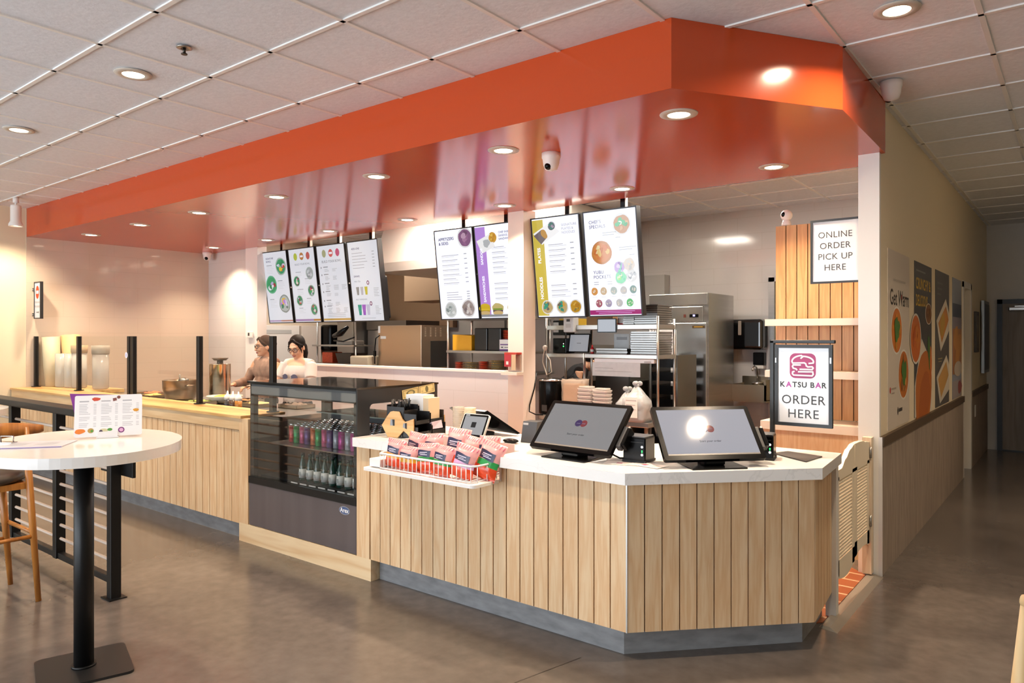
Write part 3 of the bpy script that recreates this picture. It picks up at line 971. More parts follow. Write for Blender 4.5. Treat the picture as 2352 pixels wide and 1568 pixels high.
# banknote taped on the side rail
b = MB().use(mat('banknote', 'd9c689', 0.6, var=0.08, scale=40))
b.T = frame((-3.668, 3.445, 1.120), (0, 1, 0.12), (0, -0.12, 1))
b.quad(0, 0, .155, .062, 0).use(mat('banknote_half', 'e3cf94', 0.6)).quad(.16, -.002, .315, .06, 0.0005)
b.use(mat('banknote_ink', '6f6a4a', 0.6))
for u in (0.078, 0.237):
    ring(b, [(u - .068, .006), (u + .068, .006), (u + .068, .056), (u - .068, .056)], [(u - .064, .009), (u + .064, .009), (u + .064, .053), (u - .064, .053)], .0006, .0008)
b.disc(.078, .031, .042, .020, .001, 20).use(mat('banknote_tint', 'c3b27a', .6)).disc(.078, .031, .026, .013, .0013, 16)
b.use(mat('banknote_ink', '6f6a4a', 0.6)).disc(.237, .031, .016, .022, .001, 16).text('10', .19, .02, .02, .001, 'CENTER').text('10', .29, .02, .02, .001, 'CENTER')
b.T = Matrix()
o = b.build('banknote'); tag(o, 'two banknotes taped end to end on the black side rail of the fridge', 'banknote')
# ------------------------------------------------------------------ things on the marble countertop
TZ = 0.908
SCRG = emit('kiosk_screen_grey', '9c9da0', 0.62)
SCRL = emit('kiosk_screen_light', 'b9bac4', 0.7)
PLB = mat('black_plastic', '080809', 0.2, spec=0.18)
PLG = mat('charcoal_plastic', '3a3b3e', 0.4)
LED = emit('green_led', '38e070', 2.0)
LEDW = emit('white_led', 'ffffff', 1.2)
def kiosk(loc, rz, label, scr, tilt=43, w=.525, h=.325):
    t = thing('order_kiosk', label, 'order screen', loc, rz, 'order kiosks on the counter')
    b = MB().use(PLB)
    b.add([(-.14, -.13, 0), (.14, -.13, 0), (.14, .13, 0), (-.14, .13, 0), (-.14, -.13, .006), (.14, -.13, .006), (.12, .12, .016), (-.12, .12, .016)],
          [(0, 3, 2, 1), (4, 5, 6, 7), (0, 1, 5, 4), (1, 2, 6, 5), (2, 3, 7, 6), (3, 0, 4, 7)])
    b.build('base', t)
    b = MB().use(PLB).rbox(-.055, -.07, .008, .055, .03, .05, .01)
    b.add([(-.06, -.05, .04), (.06, -.05, .04), (.06, .05, .04), (-.06, .05, .04), (-.07, .03, .15), (.07, .03, .15), (.07, .09, .15), (-.07, .09, .15)],
          [(0, 3, 2, 1), (4, 5, 6, 7), (0, 1, 5, 4), (1, 2, 6, 5), (2, 3, 7, 6), (3, 0, 4, 7)])
    b.build('neck', t)
    a = math.radians(tilt)
    F = frame((0, -.085, .042), (1, 0, 0), (0, math.sin(a), math.cos(a)))
    b = MB().use(PLB); b.T = F
    b.prism(rr(-w / 2, 0, w / 2, h, .012), -.022, 0)
    b.prism(rr(-.2, .04, .2, h - .04, .02), -.045, -.022)
    hs = b.build('housing', t)
    b = MB().use(scr); b.T = F
    b.quad(-w / 2 + .024, .034, w / 2 - .024, h - .022, .0008)
    b.use(mat('kiosk_taskbar', '77726c', 0.3)).quad(-w / 2 + .024, .026, w / 2 - .024, .034, .0009)
    b.use(emit('kiosk_logo_violet', '5b4b8a', 0.35)).disc(-.016, h * .56, .022, w=.0016, n=28)
    b.use(emit('kiosk_logo_red', 'b5565e', 0.35)).disc(.018, h * .56, .022, w=.0012, n=28)
    b.use(emit('kiosk_logo_print', 'a79cc0', 0.4)).box(-.028, h * .55, .0018, -.004, h * .56, .002).box(.008, h * .55, .0018, .03, h * .56, .002)
    b.use(emit('kiosk_lettering', '4a4b50', 0.2)).text('Start your order', 0, h * .33, .017, .0016, 'CENTER')
    b.build('screen', hs)
    b = MB().use(PLG); b.T = F
    b.rbox(w / 2 - .004, .07, -.05, w / 2 + .026, .20, -.012, .004).use(PLB).rbox(w / 2 + .024, .08, -.055, w / 2 + .045, .19, -.005, .004)
    b.use(STEEL).box(w / 2 + .03, .185, -.02, w / 2 + .04, .195, -.004)
    b.build('card_reader', hs)
    return t
kiosk((-2.12, 3.255, TZ), math.radians(-3), 'black order kiosk with a grey start screen on the straight part of the counter', SCRG)
kiosk((-1.465, 3.465, TZ), math.radians(46), 'black order kiosk on the angled counter corner, a lamp mirrored in its screen', SCRL)

def printer(loc, rz, label, lights=True):
    t = thing('receipt_printer', label, 'printer', loc, rz)
    b = MB().use(PLB).rbox(-.062, -.062, .004, .062, .062, .128, .006).use(mat('printer_feet', '0a0a0a', 0.6)).box(-.065, -.065, 0, .065, .065, .012)
    b.build('body', t)
    MB().use(mat('printer_top', '4a4b4e', 0.35)).rbox(-.058, -.056, .126, .058, .058, .134, .003).build('top_lid', t)
    b = MB().use(mat('printer_slot', '050505', 0.5)).box(-.05, -.0635, .102, .05, -.0615, .106).use(mat('printer_print', '8c8c8c', .5)).box(-.05, -.0632, .112, -.02, -.0615, .118)
    b.build('paper_slot', t)
    if lights:
        b = MB().use(LEDW).cyl((.044, -.0615, .082), (.044, -.0635, .082), .0065, n=12).cyl((.044, -.0615, .042), (.044, -.0635, .042), .0065, n=12)
        b.use(LED).cyl((.044, -.0615, .062), (.044, -.0635, .062), .004, n=10).cyl((.044, -.0615, .055), (.044, -.0635, .055), .003, n=10)
        b.build('indicator_lights', t)
    return t
printer((-1.80, 3.352, TZ), math.radians(4), 'square black receipt printer between the two order kiosks')
printer((-1.325, 3.83, TZ), math.radians(12), 'black receipt printer behind the corner kiosk beside the sign pole')

# cable running between kiosk and printer
b = MB().use(PLB).tube([(-2.05, 3.36, TZ + .02), (-1.96, 3.36, TZ + .015), (-1.90, 3.33, TZ + .006), (-1.86, 3.38, TZ + .006)], .005)
tag(b.build('power_cable'), 'black cable lying between the left kiosk and the receipt printer', 'cable')

# flyers under the printer
for i, (x, y, a) in enumerate(((-1.83, 3.235, .25), (-1.70, 3.26, -.15))):
    b = MB().use(mat('flyer_paper', 'efe3dd', 0.5)).box(-.09, -.05, 0, .09, .05, .0008)
    b.use(mat('flyer_print', 'b65a77', 0.5)).quad(-.03, -.02, .0, .01, .0010).use(mat('flyer_lines', 'b59a90', 0.5))
    for k in range(5):
        b.quad(.015, -.03 + k * .012, .075, -.027 + k * .012, .0010)
    o = b.build('flyer'); o.location = (x, y, TZ + .0004 + i * .001); o.rotation_euler = (0, 0, a)
    tag(o, ('printed flyer lying in front of the receipt printer', 'printed flyer lying to the right of the receipt printer')[i], 'flyer')

# order here sign on its pole
t = thing('order_sign_stand', 'black framed order here sign hanging from a pole on the counter end', 'sign', (-1.2, 4.0, TZ))
BF = mat('sign_black_frame', '1d1e20', 0.4)
part(MB().use(mat('sign_base_plate', '2c2927', 0.45)).prism([(-1.325, 4.0), (-1.285, 4.12), (-1.085, 4.056), (-1.105, 3.838)], TZ, TZ + .006), 'base_plate', t)
part(MB().use(BF).rbox(-1.345, 4.0, TZ + .004, -1.322, 4.025, 1.53, .003), 'pole', t)
part(MB().use(BF).rbox(-1.345, 4.0, 1.515, -1.008, 4.025, 1.533, .003), 'arm', t)
SGN = mat('sign_white', 'eeeef0', 0.18, coat=0.5)
def framed(mb, w, h, bw=.018, d=.018):
    mb.use(BF)
    mb.box(0, 0, -d, bw, h, .004).box(w - bw, 0, -d, w, h, .004).box(bw, 0, -d, w - bw, bw, .004).box(bw, h - bw, -d, w - bw, h, .004)
    return mb
F = frame((-1.318, 4.003, 1.07), (1, 0.0, 0), (0, 0, 1))
b = MB(); b.T = F
framed(b, .298, .438)
b.use(mat('clip_metal', 'd8d8d8', .25, 1.0)).box(.004, .34, .004, .009, .365, .006).box(.287, .34, .004, .293, .37, .006)
part(b, 'sign_frame', t)
b = MB(); b.T = F
b.use(SGN).box(.016, .016, -.012, .282, .422, -.003)
LOGO = mat('logo_magenta', 'a92c6c', 0.4); LW = mat('logo_white', 'f3e9f2', 0.4); INK = mat('sign_ink', '39393b', 0.5); MAG = mat('sign_magenta', 'b23fa0', 0.5)
b.use(LOGO).poly(rr(.079, .258, .215, .392, .03), -.0025)
b.use(LW)
NSTR = [0]
def stroke(pts, r=.0042):
    for (a, c) in zip(pts[:-1], pts[1:]):
        NSTR[0] += 1
        dx, dy = c[0] - a[0], c[1] - a[1]
        L = math.hypot(dx, dy) or 1
        nx, ny = -dy / L * r, dx / L * r
        ex, ey = dx / L * r * .6, dy / L * r * .6
        b.poly([(a[0] + nx - ex, a[1] + ny - ey), (a[0] - nx - ex, a[1] - ny - ey), (c[0] - nx + ex, c[1] - ny + ey), (c[0] + nx + ex, c[1] + ny + ey)], -.0021 + .000025 * NSTR[0])
def S(pts):
    stroke([(.079 + x * .136, .258 + y * .134) for x, y in pts])
arc = lambda cx, cy, rx, ry, a0, a1, n=10: [(cx + rx * math.cos(math.radians(a0 + (a1 - a0) * i / n)), cy + ry * math.sin(math.radians(a0 + (a1 - a0) * i / n))) for i in range(n + 1)]
S([(.56, .62), (.12, .60), (.09, .66)] + arc(.49, .66, .40, .25, 180, 95) + [(.5, .86), (.43, .80)])
S([(.52, .88)] + arc(.5, .66, .41, .22, 80, 0) + [(.90, .62), (.74, .60)])
S([(.56, .62), (.62, .58), (.64, .50), (.70, .46), (.86, .47), (.90, .42), (.86, .36), (.40, .36)])
S([(.42, .53), (.14, .53), (.11, .47), (.14, .40), (.25, .37), (.28, .33)])
S([(.34, .26), (.88, .27), (.90, .17), (.86, .11), (.16, .12), (.11, .17), (.12, .25), (.18, .27)])
def text_w(ch):
    vs, _ = text_geo(ch, 1.0, 'LEFT', .028, 1.0)
    xs = [p[0] for p in vs]
    return min(xs), max(xs)
sz = .040
runs = [('K', INK), ('A', MAG), ('T', INK), ('S', INK), ('U', INK), (' ', INK), ('B', INK), ('A', MAG), ('R', INK)]
tot = sum((.30 if c == ' ' else text_w(c)[1] - text_w(c)[0]) for c, _ in runs) + .085 * (len(runs) - 1)
xx = .149 - tot * sz / 2
for c, m_ in runs:
    if c != ' ':
        b.use(m_).text(c, xx - text_w(c)[0] * sz, .222, sz, -.0022, 'LEFT', bold=.028)
        xx += (text_w(c)[1] - text_w(c)[0] + .085) * sz
    else:
        xx += .385 * sz
b.use(INK).text('ORDER', .149, .140, .067, -.0022, 'CENTER', bold=.004, space=1.06).text('HERE', .149, .065, .067, -.0022, 'CENTER', space=1.08)
part(b, 'sign_sheet', t)

# small tablet on a stand and the card puck
t = thing('tablet', 'small white-edged tablet tilted on a black stand beside the snack basket', 'tablet', (-2.935, 3.34, TZ), math.radians(2))
MB().use(PLB).rbox(-.075, -.03, 0, .075, .09, .03, .012).rbox(-.03, .0, .02, .03, .05, .09, .01).build('stand', t)
a = math.radians(28)
F = frame((0, -.03, .028), (1, 0, 0), (0, math.sin(a), math.cos(a)))
b = MB().use(mat('tablet_edge', 'e6e2dc', .3)); b.T = F
b.prism(rr(-.10, 0, .10, .155, .014), -.016, 0).use(PLB).prism(rr(-.096, .004, .096, .151, .011), -.001, .0006)
b.use(mat('tablet_green_tag', '3cae5c', .4)).box(-.10, -.002, -.018, -.07, .012, -.016)
b.build('case', t)
b = MB().use(emit('tablet_screen', 'b9bbbe', .65)); b.T = F
b.quad(-.084, .02, .084, .138, .0012).use(emit('tablet_mark', '4a4a4c', .2)).quad(-.018, .065, .018, .10, .0018).use(emit('tablet_tag', 'e8e8e8', .6)).quad(-.082, .140, -.05, .147, .0018)
b.build('screen', t)
t = thing('card_puck', 'round black card reader lying in front of the tablet', 'card reader', (-2.80, 3.345, TZ))
MB().use(PLB).lathe([(.058, 0), (.06, .008), (.058, .034), (.052, .04), (0, .04)], 24).build('body', t)
MB().use(PLG).lathe([(.05, .0405), (0, .0412)], 24).build('touch_pad', t)
o = MB().use(PLB).ell((-2.71, 3.43, TZ + .014), (.055, .035, .014)).build('computer_mouse'); tag(o, 'flat black mouse behind the round card reader', 'mouse')
# cash register monitor seen from behind
t = thing('till_monitor', 'wide black till monitor turned away from the customers behind the tablet', 'monitor', (-3.07, 3.66, TZ), math.radians(-6))
a = math.radians(-32)
F = frame((0, -.02, .028), (1, 0, 0), (0, math.sin(-a) * .9, math.cos(a)))
b = MB().use(PLB)
b.add([(-.27, .08, .02), (.20, .06, .012), (.10, -.14, .165), (-.29, -.10, .160), (-.265, .10, .025), (.205, .08, .017), (.105, -.12, .172), (-.285, -.08, .167)],
      [(0, 1, 2, 3), (4, 7, 6, 5), (0, 4, 5, 1), (1, 5, 6, 2), (2, 6, 7, 3), (3, 7, 4, 0)])
b.build('housing', t)
MB().use(PLG).cyl((-.05, -.03, 0), (-.05, -.03, .012), .09, n=24).cyl((-.05, -.03, .01), (-.05, -.02, .075), .03).build('stand', t)
# payment terminal left of the first kiosk
t = thing('payment_terminal', 'dark grey payment terminal half hidden left of the straight kiosk', 'payment terminal', (-2.64, 3.56, TZ), .1)
MB().use(PLG).add([(-.05, -.06, 0), (.05, -.06, 0), (.05, .08, 0), (-.05, .08, 0), (-.05, -.03, .125), (.05, -.03, .125), (.05, .06, .125), (-.05, .06, .125)],
    [(0, 3, 2, 1), (4, 5, 6, 7), (0, 1, 5, 4), (1, 2, 6, 5), (2, 3, 7, 6), (3, 0, 4, 7)]).build('body', t)
MB().use(LGREY).box(-.045, -.037, .105, -.01, -.032, .117).build('label_plate', t)

# fish shaped cutlery organiser
t = thing('cutlery_organizer', 'fish-shaped wooden organizer with black bins holding cutlery and straws', 'organizer', (-3.37, 3.165, TZ), math.radians(4))
FW = wood('fish_plywood', 'c99b5e', 'dfb57c', 0.4, 1.0, 'X')
fish = [(x * 1.12 + .005, z * .97) for x, z in [(-.168, .075), (-.125, .138), (-.10, .168), (-.085, .172), (-.035, .172), (-.01, .125), (.01, .108), (.03, .115), (.075, .132), (.075, 0), (.055, 0), (.03, .03), (.0, .05), (-.03, .018), (-.045, .0), (-.122, 0), (-.15, .045)]]
def fish_panel(y):
    b = MB().use(FW)
    b.T = frame((0, y, 0), (1, 0, 0), (0, 0, 1))
    b.prism(fish, -.009, .0)
    b.use(mat('eye_cutout', '8f97a0', .6)).poly([(-.11, .075), (-.07, .075), (-.07, .115), (-.105, .115)], .0006).poly([(.0, .07), (.035, .06), (.035, .10), (.005, .095)], .0006)
    b.use(mat('eye_cutout_dark', '202225', .6)).poly([(-.085, .075), (-.07, .075), (-.07, .115), (-.09, .115)], .001).poly([(.02, .065), (.035, .06), (.035, .10), (.018, .097)], .001)
    return b.build('fish_panel', t)
fish_panel(0.0); fish_panel(.30)
BIN = mat('bin_black', '161618', .35)
def open_bin(x0, y0, z0, x1, y1, z1, dz):
    b = MB().use(BIN)
    w = .004
    b.box(x0, y0, z0, x1, y1, z0 + w).box(x0, y0, z0, x0 + w, y1, z1).box(x0, y1 - w, z0, x1, y1, z1).box(x0, y0, z0, x1, y0 + w, z1 - .01)
    b.box(x1 - w, y0, z0, x1, y1, z1 - dz)
    return b.build('bin', t)
for j in range(2):
    y0 = .012 + j * .14
    open_bin(-.15, y0, .10, -.0, y0 + .132, .205, .03)
    open_bin(-.01, y0, .09, .10, y0 + .132, .165, .05)
    open_bin(-.01, y0, .005, .115, y0 + .132, .085, .04)
    MB().use(BIN).box(-.15, y0, .005, -.015, y0 + .132, .095).build('bin', t)
b = MB().use(mat('black_cutlery', '0d0d0e', .3))
q = random.Random(5)
for k in range(16):
    x, y = q.uniform(-.14, -.02), q.uniform(.03, .12)
    b.cyl((x, y, .15), (x + q.uniform(-.03, .03), y + q.uniform(-.03, .03), .235), .004, .006, 6)
b.cyl((-.06, .10, .15), (.0, .06, .25), .004, n=6)
o = part(b, 'x', t) if False else b.build('black_cutlery'); o.location = t.location; o.rotation_euler = t.rotation_euler
tag(o, 'bundle of black plastic cutlery in the top bin of the fish organizer', 'cutlery')
o = MB().use(mat('white_carton', 'efeeea', .5)).box(-.12, .16, .12, .03, .27, .262).use(mat('carton_kraft', 'e0c9a6', .6)).box(.03, .16, .06, .075, .27, .245).build('straw_carton')
o.location = t.location; o.rotation_euler = t.rotation_euler
tag(o, 'white carton standing in the rear bin of the fish organizer', 'carton')
o = MB().use(mat('napkin_packets', 'd8c6d4', .6)).add([(.015, .16, .05), (.108, .16, .05), (.108, .265, .05), (.015, .265, .05), (.02, .17, .085), (.112, .15, .095), (.10, .26, .10), (.03, .25, .092)],
    [(0, 3, 2, 1), (4, 5, 6, 7), (0, 1, 5, 4), (1, 2, 6, 5), (2, 3, 7, 6), (3, 0, 4, 7)]).build('sauce_packets')
o.location = t.location; o.rotation_euler = t.rotation_euler
tag(o, 'pale packets filling the lower right bin of the fish organizer', 'packets')
# stacked clear cups beside the organizer
CUP = mat('clear_cup_stack', 'd9cdbb', .15, alpha=.65)
CUPK = mat('kraft_cup_stack', 'dcc7a4', .45)
for i, (x, y, m, lab) in enumerate(((-3.20, 3.50, CUP, 'stack of clear plastic cups beside the fish organizer'), (-3.10, 3.50, CUPK, 'stack of tan lids and cups to the right of the clear cup stack'))):
    b = MB().use(m)
    prof = []
    for k in range(14):
        z = k * .013
        prof += [(.036, z), (.040, z + .010), (.037, z + .0115)]
    b.lathe(prof + [(.040, .185), (0.034, .186)], 18)
    o = b.build('cup_stack'); o.location = (x, y, TZ); tag(o, lab, 'cups')
# ------------------------------------------------------------------ hanging menu screens
SW = emit('menu_white', 'e9ebfb', 1.2)
SWD = emit('menu_white_dim', 'dadce4', 0.9)
def E(c, s=0.9): return emit('menu_%s_%d' % (c, s * 100), c, s)
TXT = E('4a3f78', .6); TG = E('8d8f96', .75); TL = E('c9cbd0', .85); TGR = E('a9abb0', .8)
def greek(b, x0, y, w, h=.006, m=None):
    b.use(m or TG).quad(x0, y, x0 + w, y + h, .0012)
def rows(b, x0, x1, ys, q, price=True, sub=True):
    for y in ys:
        greek(b, x0, y, (x1 - x0) * q.uniform(.45, .68), .0055, E('a3a3ab', .8))
        if sub:
            greek(b, x0, y - .014, (x1 - x0) * q.uniform(.5, .75), .004, TL)
        if price:
            greek(b, x1 - .045, y + .004, .04, .008, TGR)
def plate(b, u, v, r, cols, seed, rim='e9e9ea', sq=1.0):
    """a photographed dish: rim, food mass and a few toppings"""
    q = random.Random(seed)
    b.use(E(rim, .8)).disc(u, v, r, r * sq, .0012, 26, 0, .03, seed)
    b.use(E(cols[0], .75)).disc(u, v, r * .84, r * .84 * sq, .0016, 24, .3, .06, seed + 1)
    for i in range(9):
        c = cols[1 + i % (len(cols) - 1)]
        a = q.uniform(0, 6.28); d = r * q.uniform(.15, .6)
        b.use(E(c, .8)).disc(u + d * math.cos(a), v + d * math.sin(a) * sq, r * q.uniform(.16, .36), r * q.uniform(.14, .3), .0020 + i * .0002, 12, q.uniform(0, 3), .22, seed + i)
SCW, SCH = 0.55, 0.945
def c_salad(b, q):
    b.use(TXT).text('SIGNATURE', -.2, .385, .032, .0012, bold=.012).text('BOWLS', -.2, .345, .032, .0012, bold=.012)
    G = ['3f9d6d', '2f8a5a', 'd9d3ea', 'c9463a', 'e1c33f', 'a55a6a', '8fb9a0']
    plate(b, .12, .27, .115, G, 1, 'a9b7ae'); plate(b, -.13, .04, .12, ['37a066', 'e6e2ea', 'b9a7d0', 'a03038', '2f8a5a'], 5, '5fae84'); plate(b, .12, -.22, .12, ['b9c0bd', 'e6b834', 'b98ad6', '6f7f78', 'd9c9ea', '3f7f66'], 9, '8d9590')
    for x, y in ((-.2, .29), (.02, .08), (-.2, -.16)):
        for k in range(6):
            greek(b, x, y - k * .02, q.uniform(.09, .16), .007 if k == 0 else .004, TG if k == 0 else TL)
    b.use(E('b89ac0', .7)).quad(-.26, -.455, .0, -.435, .0012).use(E('c08a7a', .7)).quad(.0, -.455, .26, -.435, .0012)
def three(b, y, c, r=.038):
    for i, x in enumerate((-.13, 0, .13)):
        b.use(E(c[i], .8)).disc(x, y, r * (1.12 if i == 1 else 1), r * 1.25, .0012, 24)
    b.use(E('e9e4ec', .9)).quad(-.03, y - .012, .03, y + .012, .0018)
def c_bowls(b, q):
    three(b, .37, ('b4bf4a', 'b87f4a', 'c0605a'))
    b.use(TG).text('BUILD YOUR BOWL', 0, .27, .035, .0012, 'CENTER')
    for i, (x, y) in enumerate(((.13, .15), (-.15, .06), (.13, -.07), (-.13, -.19), (.15, -.31))):
        plate(b, x, y, .07 if i else .075, ['a9aeb0', 'c5c9cc', '8d9396'] if i == 0 else ['3f8a66', 'b9b4c6', '7d3550', '37a066', 'd9d3c9', 'c0504a'], 20 + i, 'c9cfcc' if i % 2 else 'a6b3ac', 1.05)
        x2 = -.16 if x > 0 else .02
        for k in range(4):
            greek(b, x2, y + .02 - k * .02, q.uniform(.08, .15), .006 if k == 0 else .004, TG if k == 0 else TL)
    b.use(E('a98ab8', .7)).quad(-.26, -.455, .12, -.43, .0012).use(E('c0853f', .7)).quad(.12, -.455, .26, -.43, .0012)
def c_build(b, q):
    three(b, .37, ('a9a982', 'd0605c', 'c24c74'))
    b.use(TG).text('BUILD YOUR BOWL', 0, .27, .042, .0012, 'CENTER', bold=.01)
    for i, y in enumerate((.20, .11, -.0, -.10, -.21, -.28)):
        b.use(TG).disc(-.21, y, .009, .012, .0012, 12)
        greek(b, -.17, y, .09, .01)
        for c in range(3 if i in (2, 5) else 2):
            for k in range(3 + (i % 3)):
                greek(b, -.15 + c * .15, y - .025 - k * .013, q.uniform(.05, .1), .004, TGR)
    for y in (-.37, -.39, -.41):
        greek(b, -.17, y, .34, .005, TGR)
    b.use(E('c9a25a', .75)).quad(-.26, -.455, .26, -.43, .0012)
def c_drinks(b, q):
    b.use(TXT).text('ADD-ONS', -.2, .385, .032, .0012, bold=.012)
    rows(b, -.2, .2, [.33, .295, .26, .225, .19, .155], q, True, False)
    b.use(TXT).text('DRINKS', -.2, .06, .03, .0012, bold=.012)
    b.use(TG).text('MILK TEA', -.2, -.0, .026, .0012)
    for i, c in enumerate(('8d8d8d', 'bdb8bd', 'c2b63a')):
        b.use(E(c, .8)).poly([(-.17 + i * .075, -.16), (-.135 + i * .075, -.16), (-.125 + i * .075, -.065), (-.18 + i * .075, -.065)], .0012)
    b.use(TG).text('FRUIT REFRESHERS', -.2, -.215, .024, .0012)
    for i, c in enumerate(('2f9a86', 'a05cc0', 'c3bfd6')):
        b.use(E(c, .8)).poly([(-.165 + i * .075, -.40), (-.125 + i * .075, -.40), (-.11 + i * .075, -.275), (-.18 + i * .075, -.275)], .0012)
    for x, y in ((.04, -.02), (.06, -.265)):
        b.use(E('8a4a78', .6)).disc(x, y, .023, .026, .0012, 20).use(E('e3d9e2', .9)).disc(x, y, .012, .014, .0016, 14)
    for y0 in (-.09, -.30):
        for k in range(6):
            greek(b, .13, y0 - k * .018, q.uniform(.05, .1), .005, TGR)
    greek(b, -.12, -.44, .24, .005, TGR)
def c_apps(b, q):
    b.use(TXT).text('APPETIZERS', -.215, .375, .042, .0012, bold=.02).text('& SIDES', -.215, .33, .042, .0012, bold=.02)
    plate(b, .16, .37, .105, ['8a5a86', 'a8779c', '6f4468', 'c09ab6', '94608c'], 31, 'efeff1')
    rows(b, -.19, .17, [.20, .15, .10, .05, .0, -.045, -.09], q)
    rows(b, -.16, .17, [-.19, -.215, -.24, -.265], q, True, False)
    plate(b, -.12, -.37, .085, ['c9cdcc', 'a9b2b0', 'e0e3e2', '8d9694'], 33, 'dfe2e2'); plate(b, .13, -.36, .095, ['a89a98', 'cdbfba', '7d6f70', 'd9d2cf', '95857f'], 37, 'e9e7e7')
def c_sandos(b, q):
    b.use(E('b98ae0', .85)).quad(-.262, -.43, -.13, .455, .0010)
    b.use(E('efeff0', .9)).poly([(-.25, .32), (-.07, .38), (-.01, .25), (-.19, .19)], .0014)
    plate(b, -.04, .34, .055, ['d9a12c', 'c98a1e', 'e8c050'], 41, 'd6a33a'); b.use(E('b9bcc0', .8)).disc(-.12, .29, .045, .04, .0018, 20, .3, .2, 3)
    b.use(TXT).text('CHEF INSPIRED', .04, .385, .029, .0012, bold=.01).text('SANDOS &', .04, .352, .029, .0012, bold=.01).text('SANDWICHES', .04, .319, .029, .0012, bold=.01)
    b.use(SW).text('SANDOS', -.196, .16, .042, .0016, 'CENTER', rot=PI / 2, bold=.03).text('SANDWICHES', -.196, -.17, .042, .0016, 'CENTER', rot=PI / 2, bold=.03)
    rows(b, -.06, .24, [.24, .19, .14, .09, .04, -.01, -.12, -.17, -.22, -.27], q)
    for i, (x, c) in enumerate(((-.21, 'd6b52c'), (-.04, 'c9b878'), (.16, 'c3c08e'))):
        b.use(E(c, .8)).disc(x, -.37, .075, .055, .0014, 20, 0, .08, i).use(E('7a9a3a' if i else 'e0c23a', .8)).quad(x - .06, -.385, x + .06, -.37, .002).use(E('5a3f5e' if i else 'c9a52a', .6)).quad(x - .065, -.405, x + .065, -.388, .002).use(E('cfb27a', .8)).disc(x, -.415, .068, .022, .0022, 18)
    b.use(E('9a9ca0', .7)).quad(-.262, -.455, .262, -.43, .0026)
def c_plates(b, q):
    b.use(E('d2bd4c', .85)).quad(-.262, -.455, -.135, .455, .0010)
    b.use(E('f0f0f2', .95)).poly([(-.255, .33), (-.06, .42), (.05, .33), (-.16, .22)], .0014)
    b.use(E('7d6f74', .7)).poly([(-.25, .31), (-.16, .36), (-.09, .29), (-.17, .225)], .0018).use(E('c9954a', .8)).disc(-.13, .32, .03, .05, .002, 16, .6, .1, 2)
    plate(b, -.04, .385, .045, ['5f6f7a', '8a7a9c', '3f8a7a', 'a99ab0'], 52, 'c9ccd0')
    b.use(TGR).text('SIGNATURE', .07, .385, .032, .0012).text('PLATES &', .07, .35, .032, .0012).text('NOODLES', .07, .315, .032, .0012)
    b.use(SW).text('PLATES', -.2, .12, .046, .0016, 'CENTER', rot=PI / 2, bold=.03).text('NOODLES', -.2, -.19, .046, .0016, 'CENTER', rot=PI / 2, bold=.03)
    rows(b, -.09, .2, [.21, .16, .11, .06, .01, -.04, -.17, -.22, -.265], q)
    for i, x in enumerate((-.15, .02, .17)):
        plate(b, x, -.375, .068, ['c9b07a', '2fa084', '3f8f7a', 'd9a24a', '6f6a62'] if i < 2 else ['c9962c', 'd9ae4a', '8a7a4a', 'b9822a'], 60 + i, 'e6e6e4')
def c_chef(b, q):
    b.use(TXT).text("CHEF'S", -.215, .375, .042, .0012).text('SPECIALS', -.215, .333, .042, .0012)
    plate(b, .12, .335, .095, ['c98f5a', '4fb97a', '3fa86a', 'd9a878', 'e9e6dc'], 71, 'e2e2e2')
    plate(b, -.10, .10, .105, ['e08a3a', 'e9c06a', 'd97a2a', 'f0d9a0', 'cf6f2a'], 75, 'c9843f')
    b.use(TXT).text('YUBU', -.2, -.075, .042, .0012).text('POCKETS', -.2, -.118, .042, .0012)
    for x, y, w in ((-.08, .27, .14), (-.08, .25, .12), (.06, .21, .0), (.08, .13, .17), (.08, .11, .13), (.18, .06, .05), (.05, .22, .05)):
        if w: greek(b, x, y, w, .006, TGR)
    for x in (-.2, -.06):
        for y in (-.165, -.185):
            greek(b, x, y, .05, .005, TGR)
    D = (('e9a860', '8ad9b0', 'c9a9e0'), ('b9b6c0', '9aa2a0', 'e0c9a8'))
    for x, y, r, cc in ((.07, -.04, .06, ['c3a0dc', '8f6fb0', '7fcfae', 'd9c9ea']), (.17, -.02, .065, ['dccfc2', 'b9b3ae', 'e6c9a0', 'cfcac4']), (.08, -.13, .065, ['7fe0a8', '9adf70', 'e9e2c9', '68c9a0']), (.19, -.12, .06, ['d9d9d9', '8d9196', 'efefef', 'b9bcc0'])):
        plate(b, x, y, r, cc, int(1000 * x), 'e3e3e3')
    for i, (x, y, c) in enumerate(((-.2, -.245, 'e3a258'), (-.105, -.245, 'e0c6a4'), (0, -.245, 'c9d6d2'), (.1, -.245, 'dedede'), (.195, -.24, '9fbab6'), (-.16, -.355, 'b56a78'), (-.06, -.355, 'b3a9c2'), (.05, -.355, 'cfcfcf'), (.155, -.355, '79d38a'))):
        plate(b, x, y, .034, [c, c, 'efe6da'], 80 + i, c, 1.05)
        greek(b, x - .025, y - .052, .05, .003, TL)
    b.use(E('b0307a', .75)).quad(-.262, -.458, .262, -.415, .0012).use(E('d9a0e6', .9)).quad(-.2, -.431, .2, -.426, .0016).quad(-.17, -.446, .17, -.441, .0016)
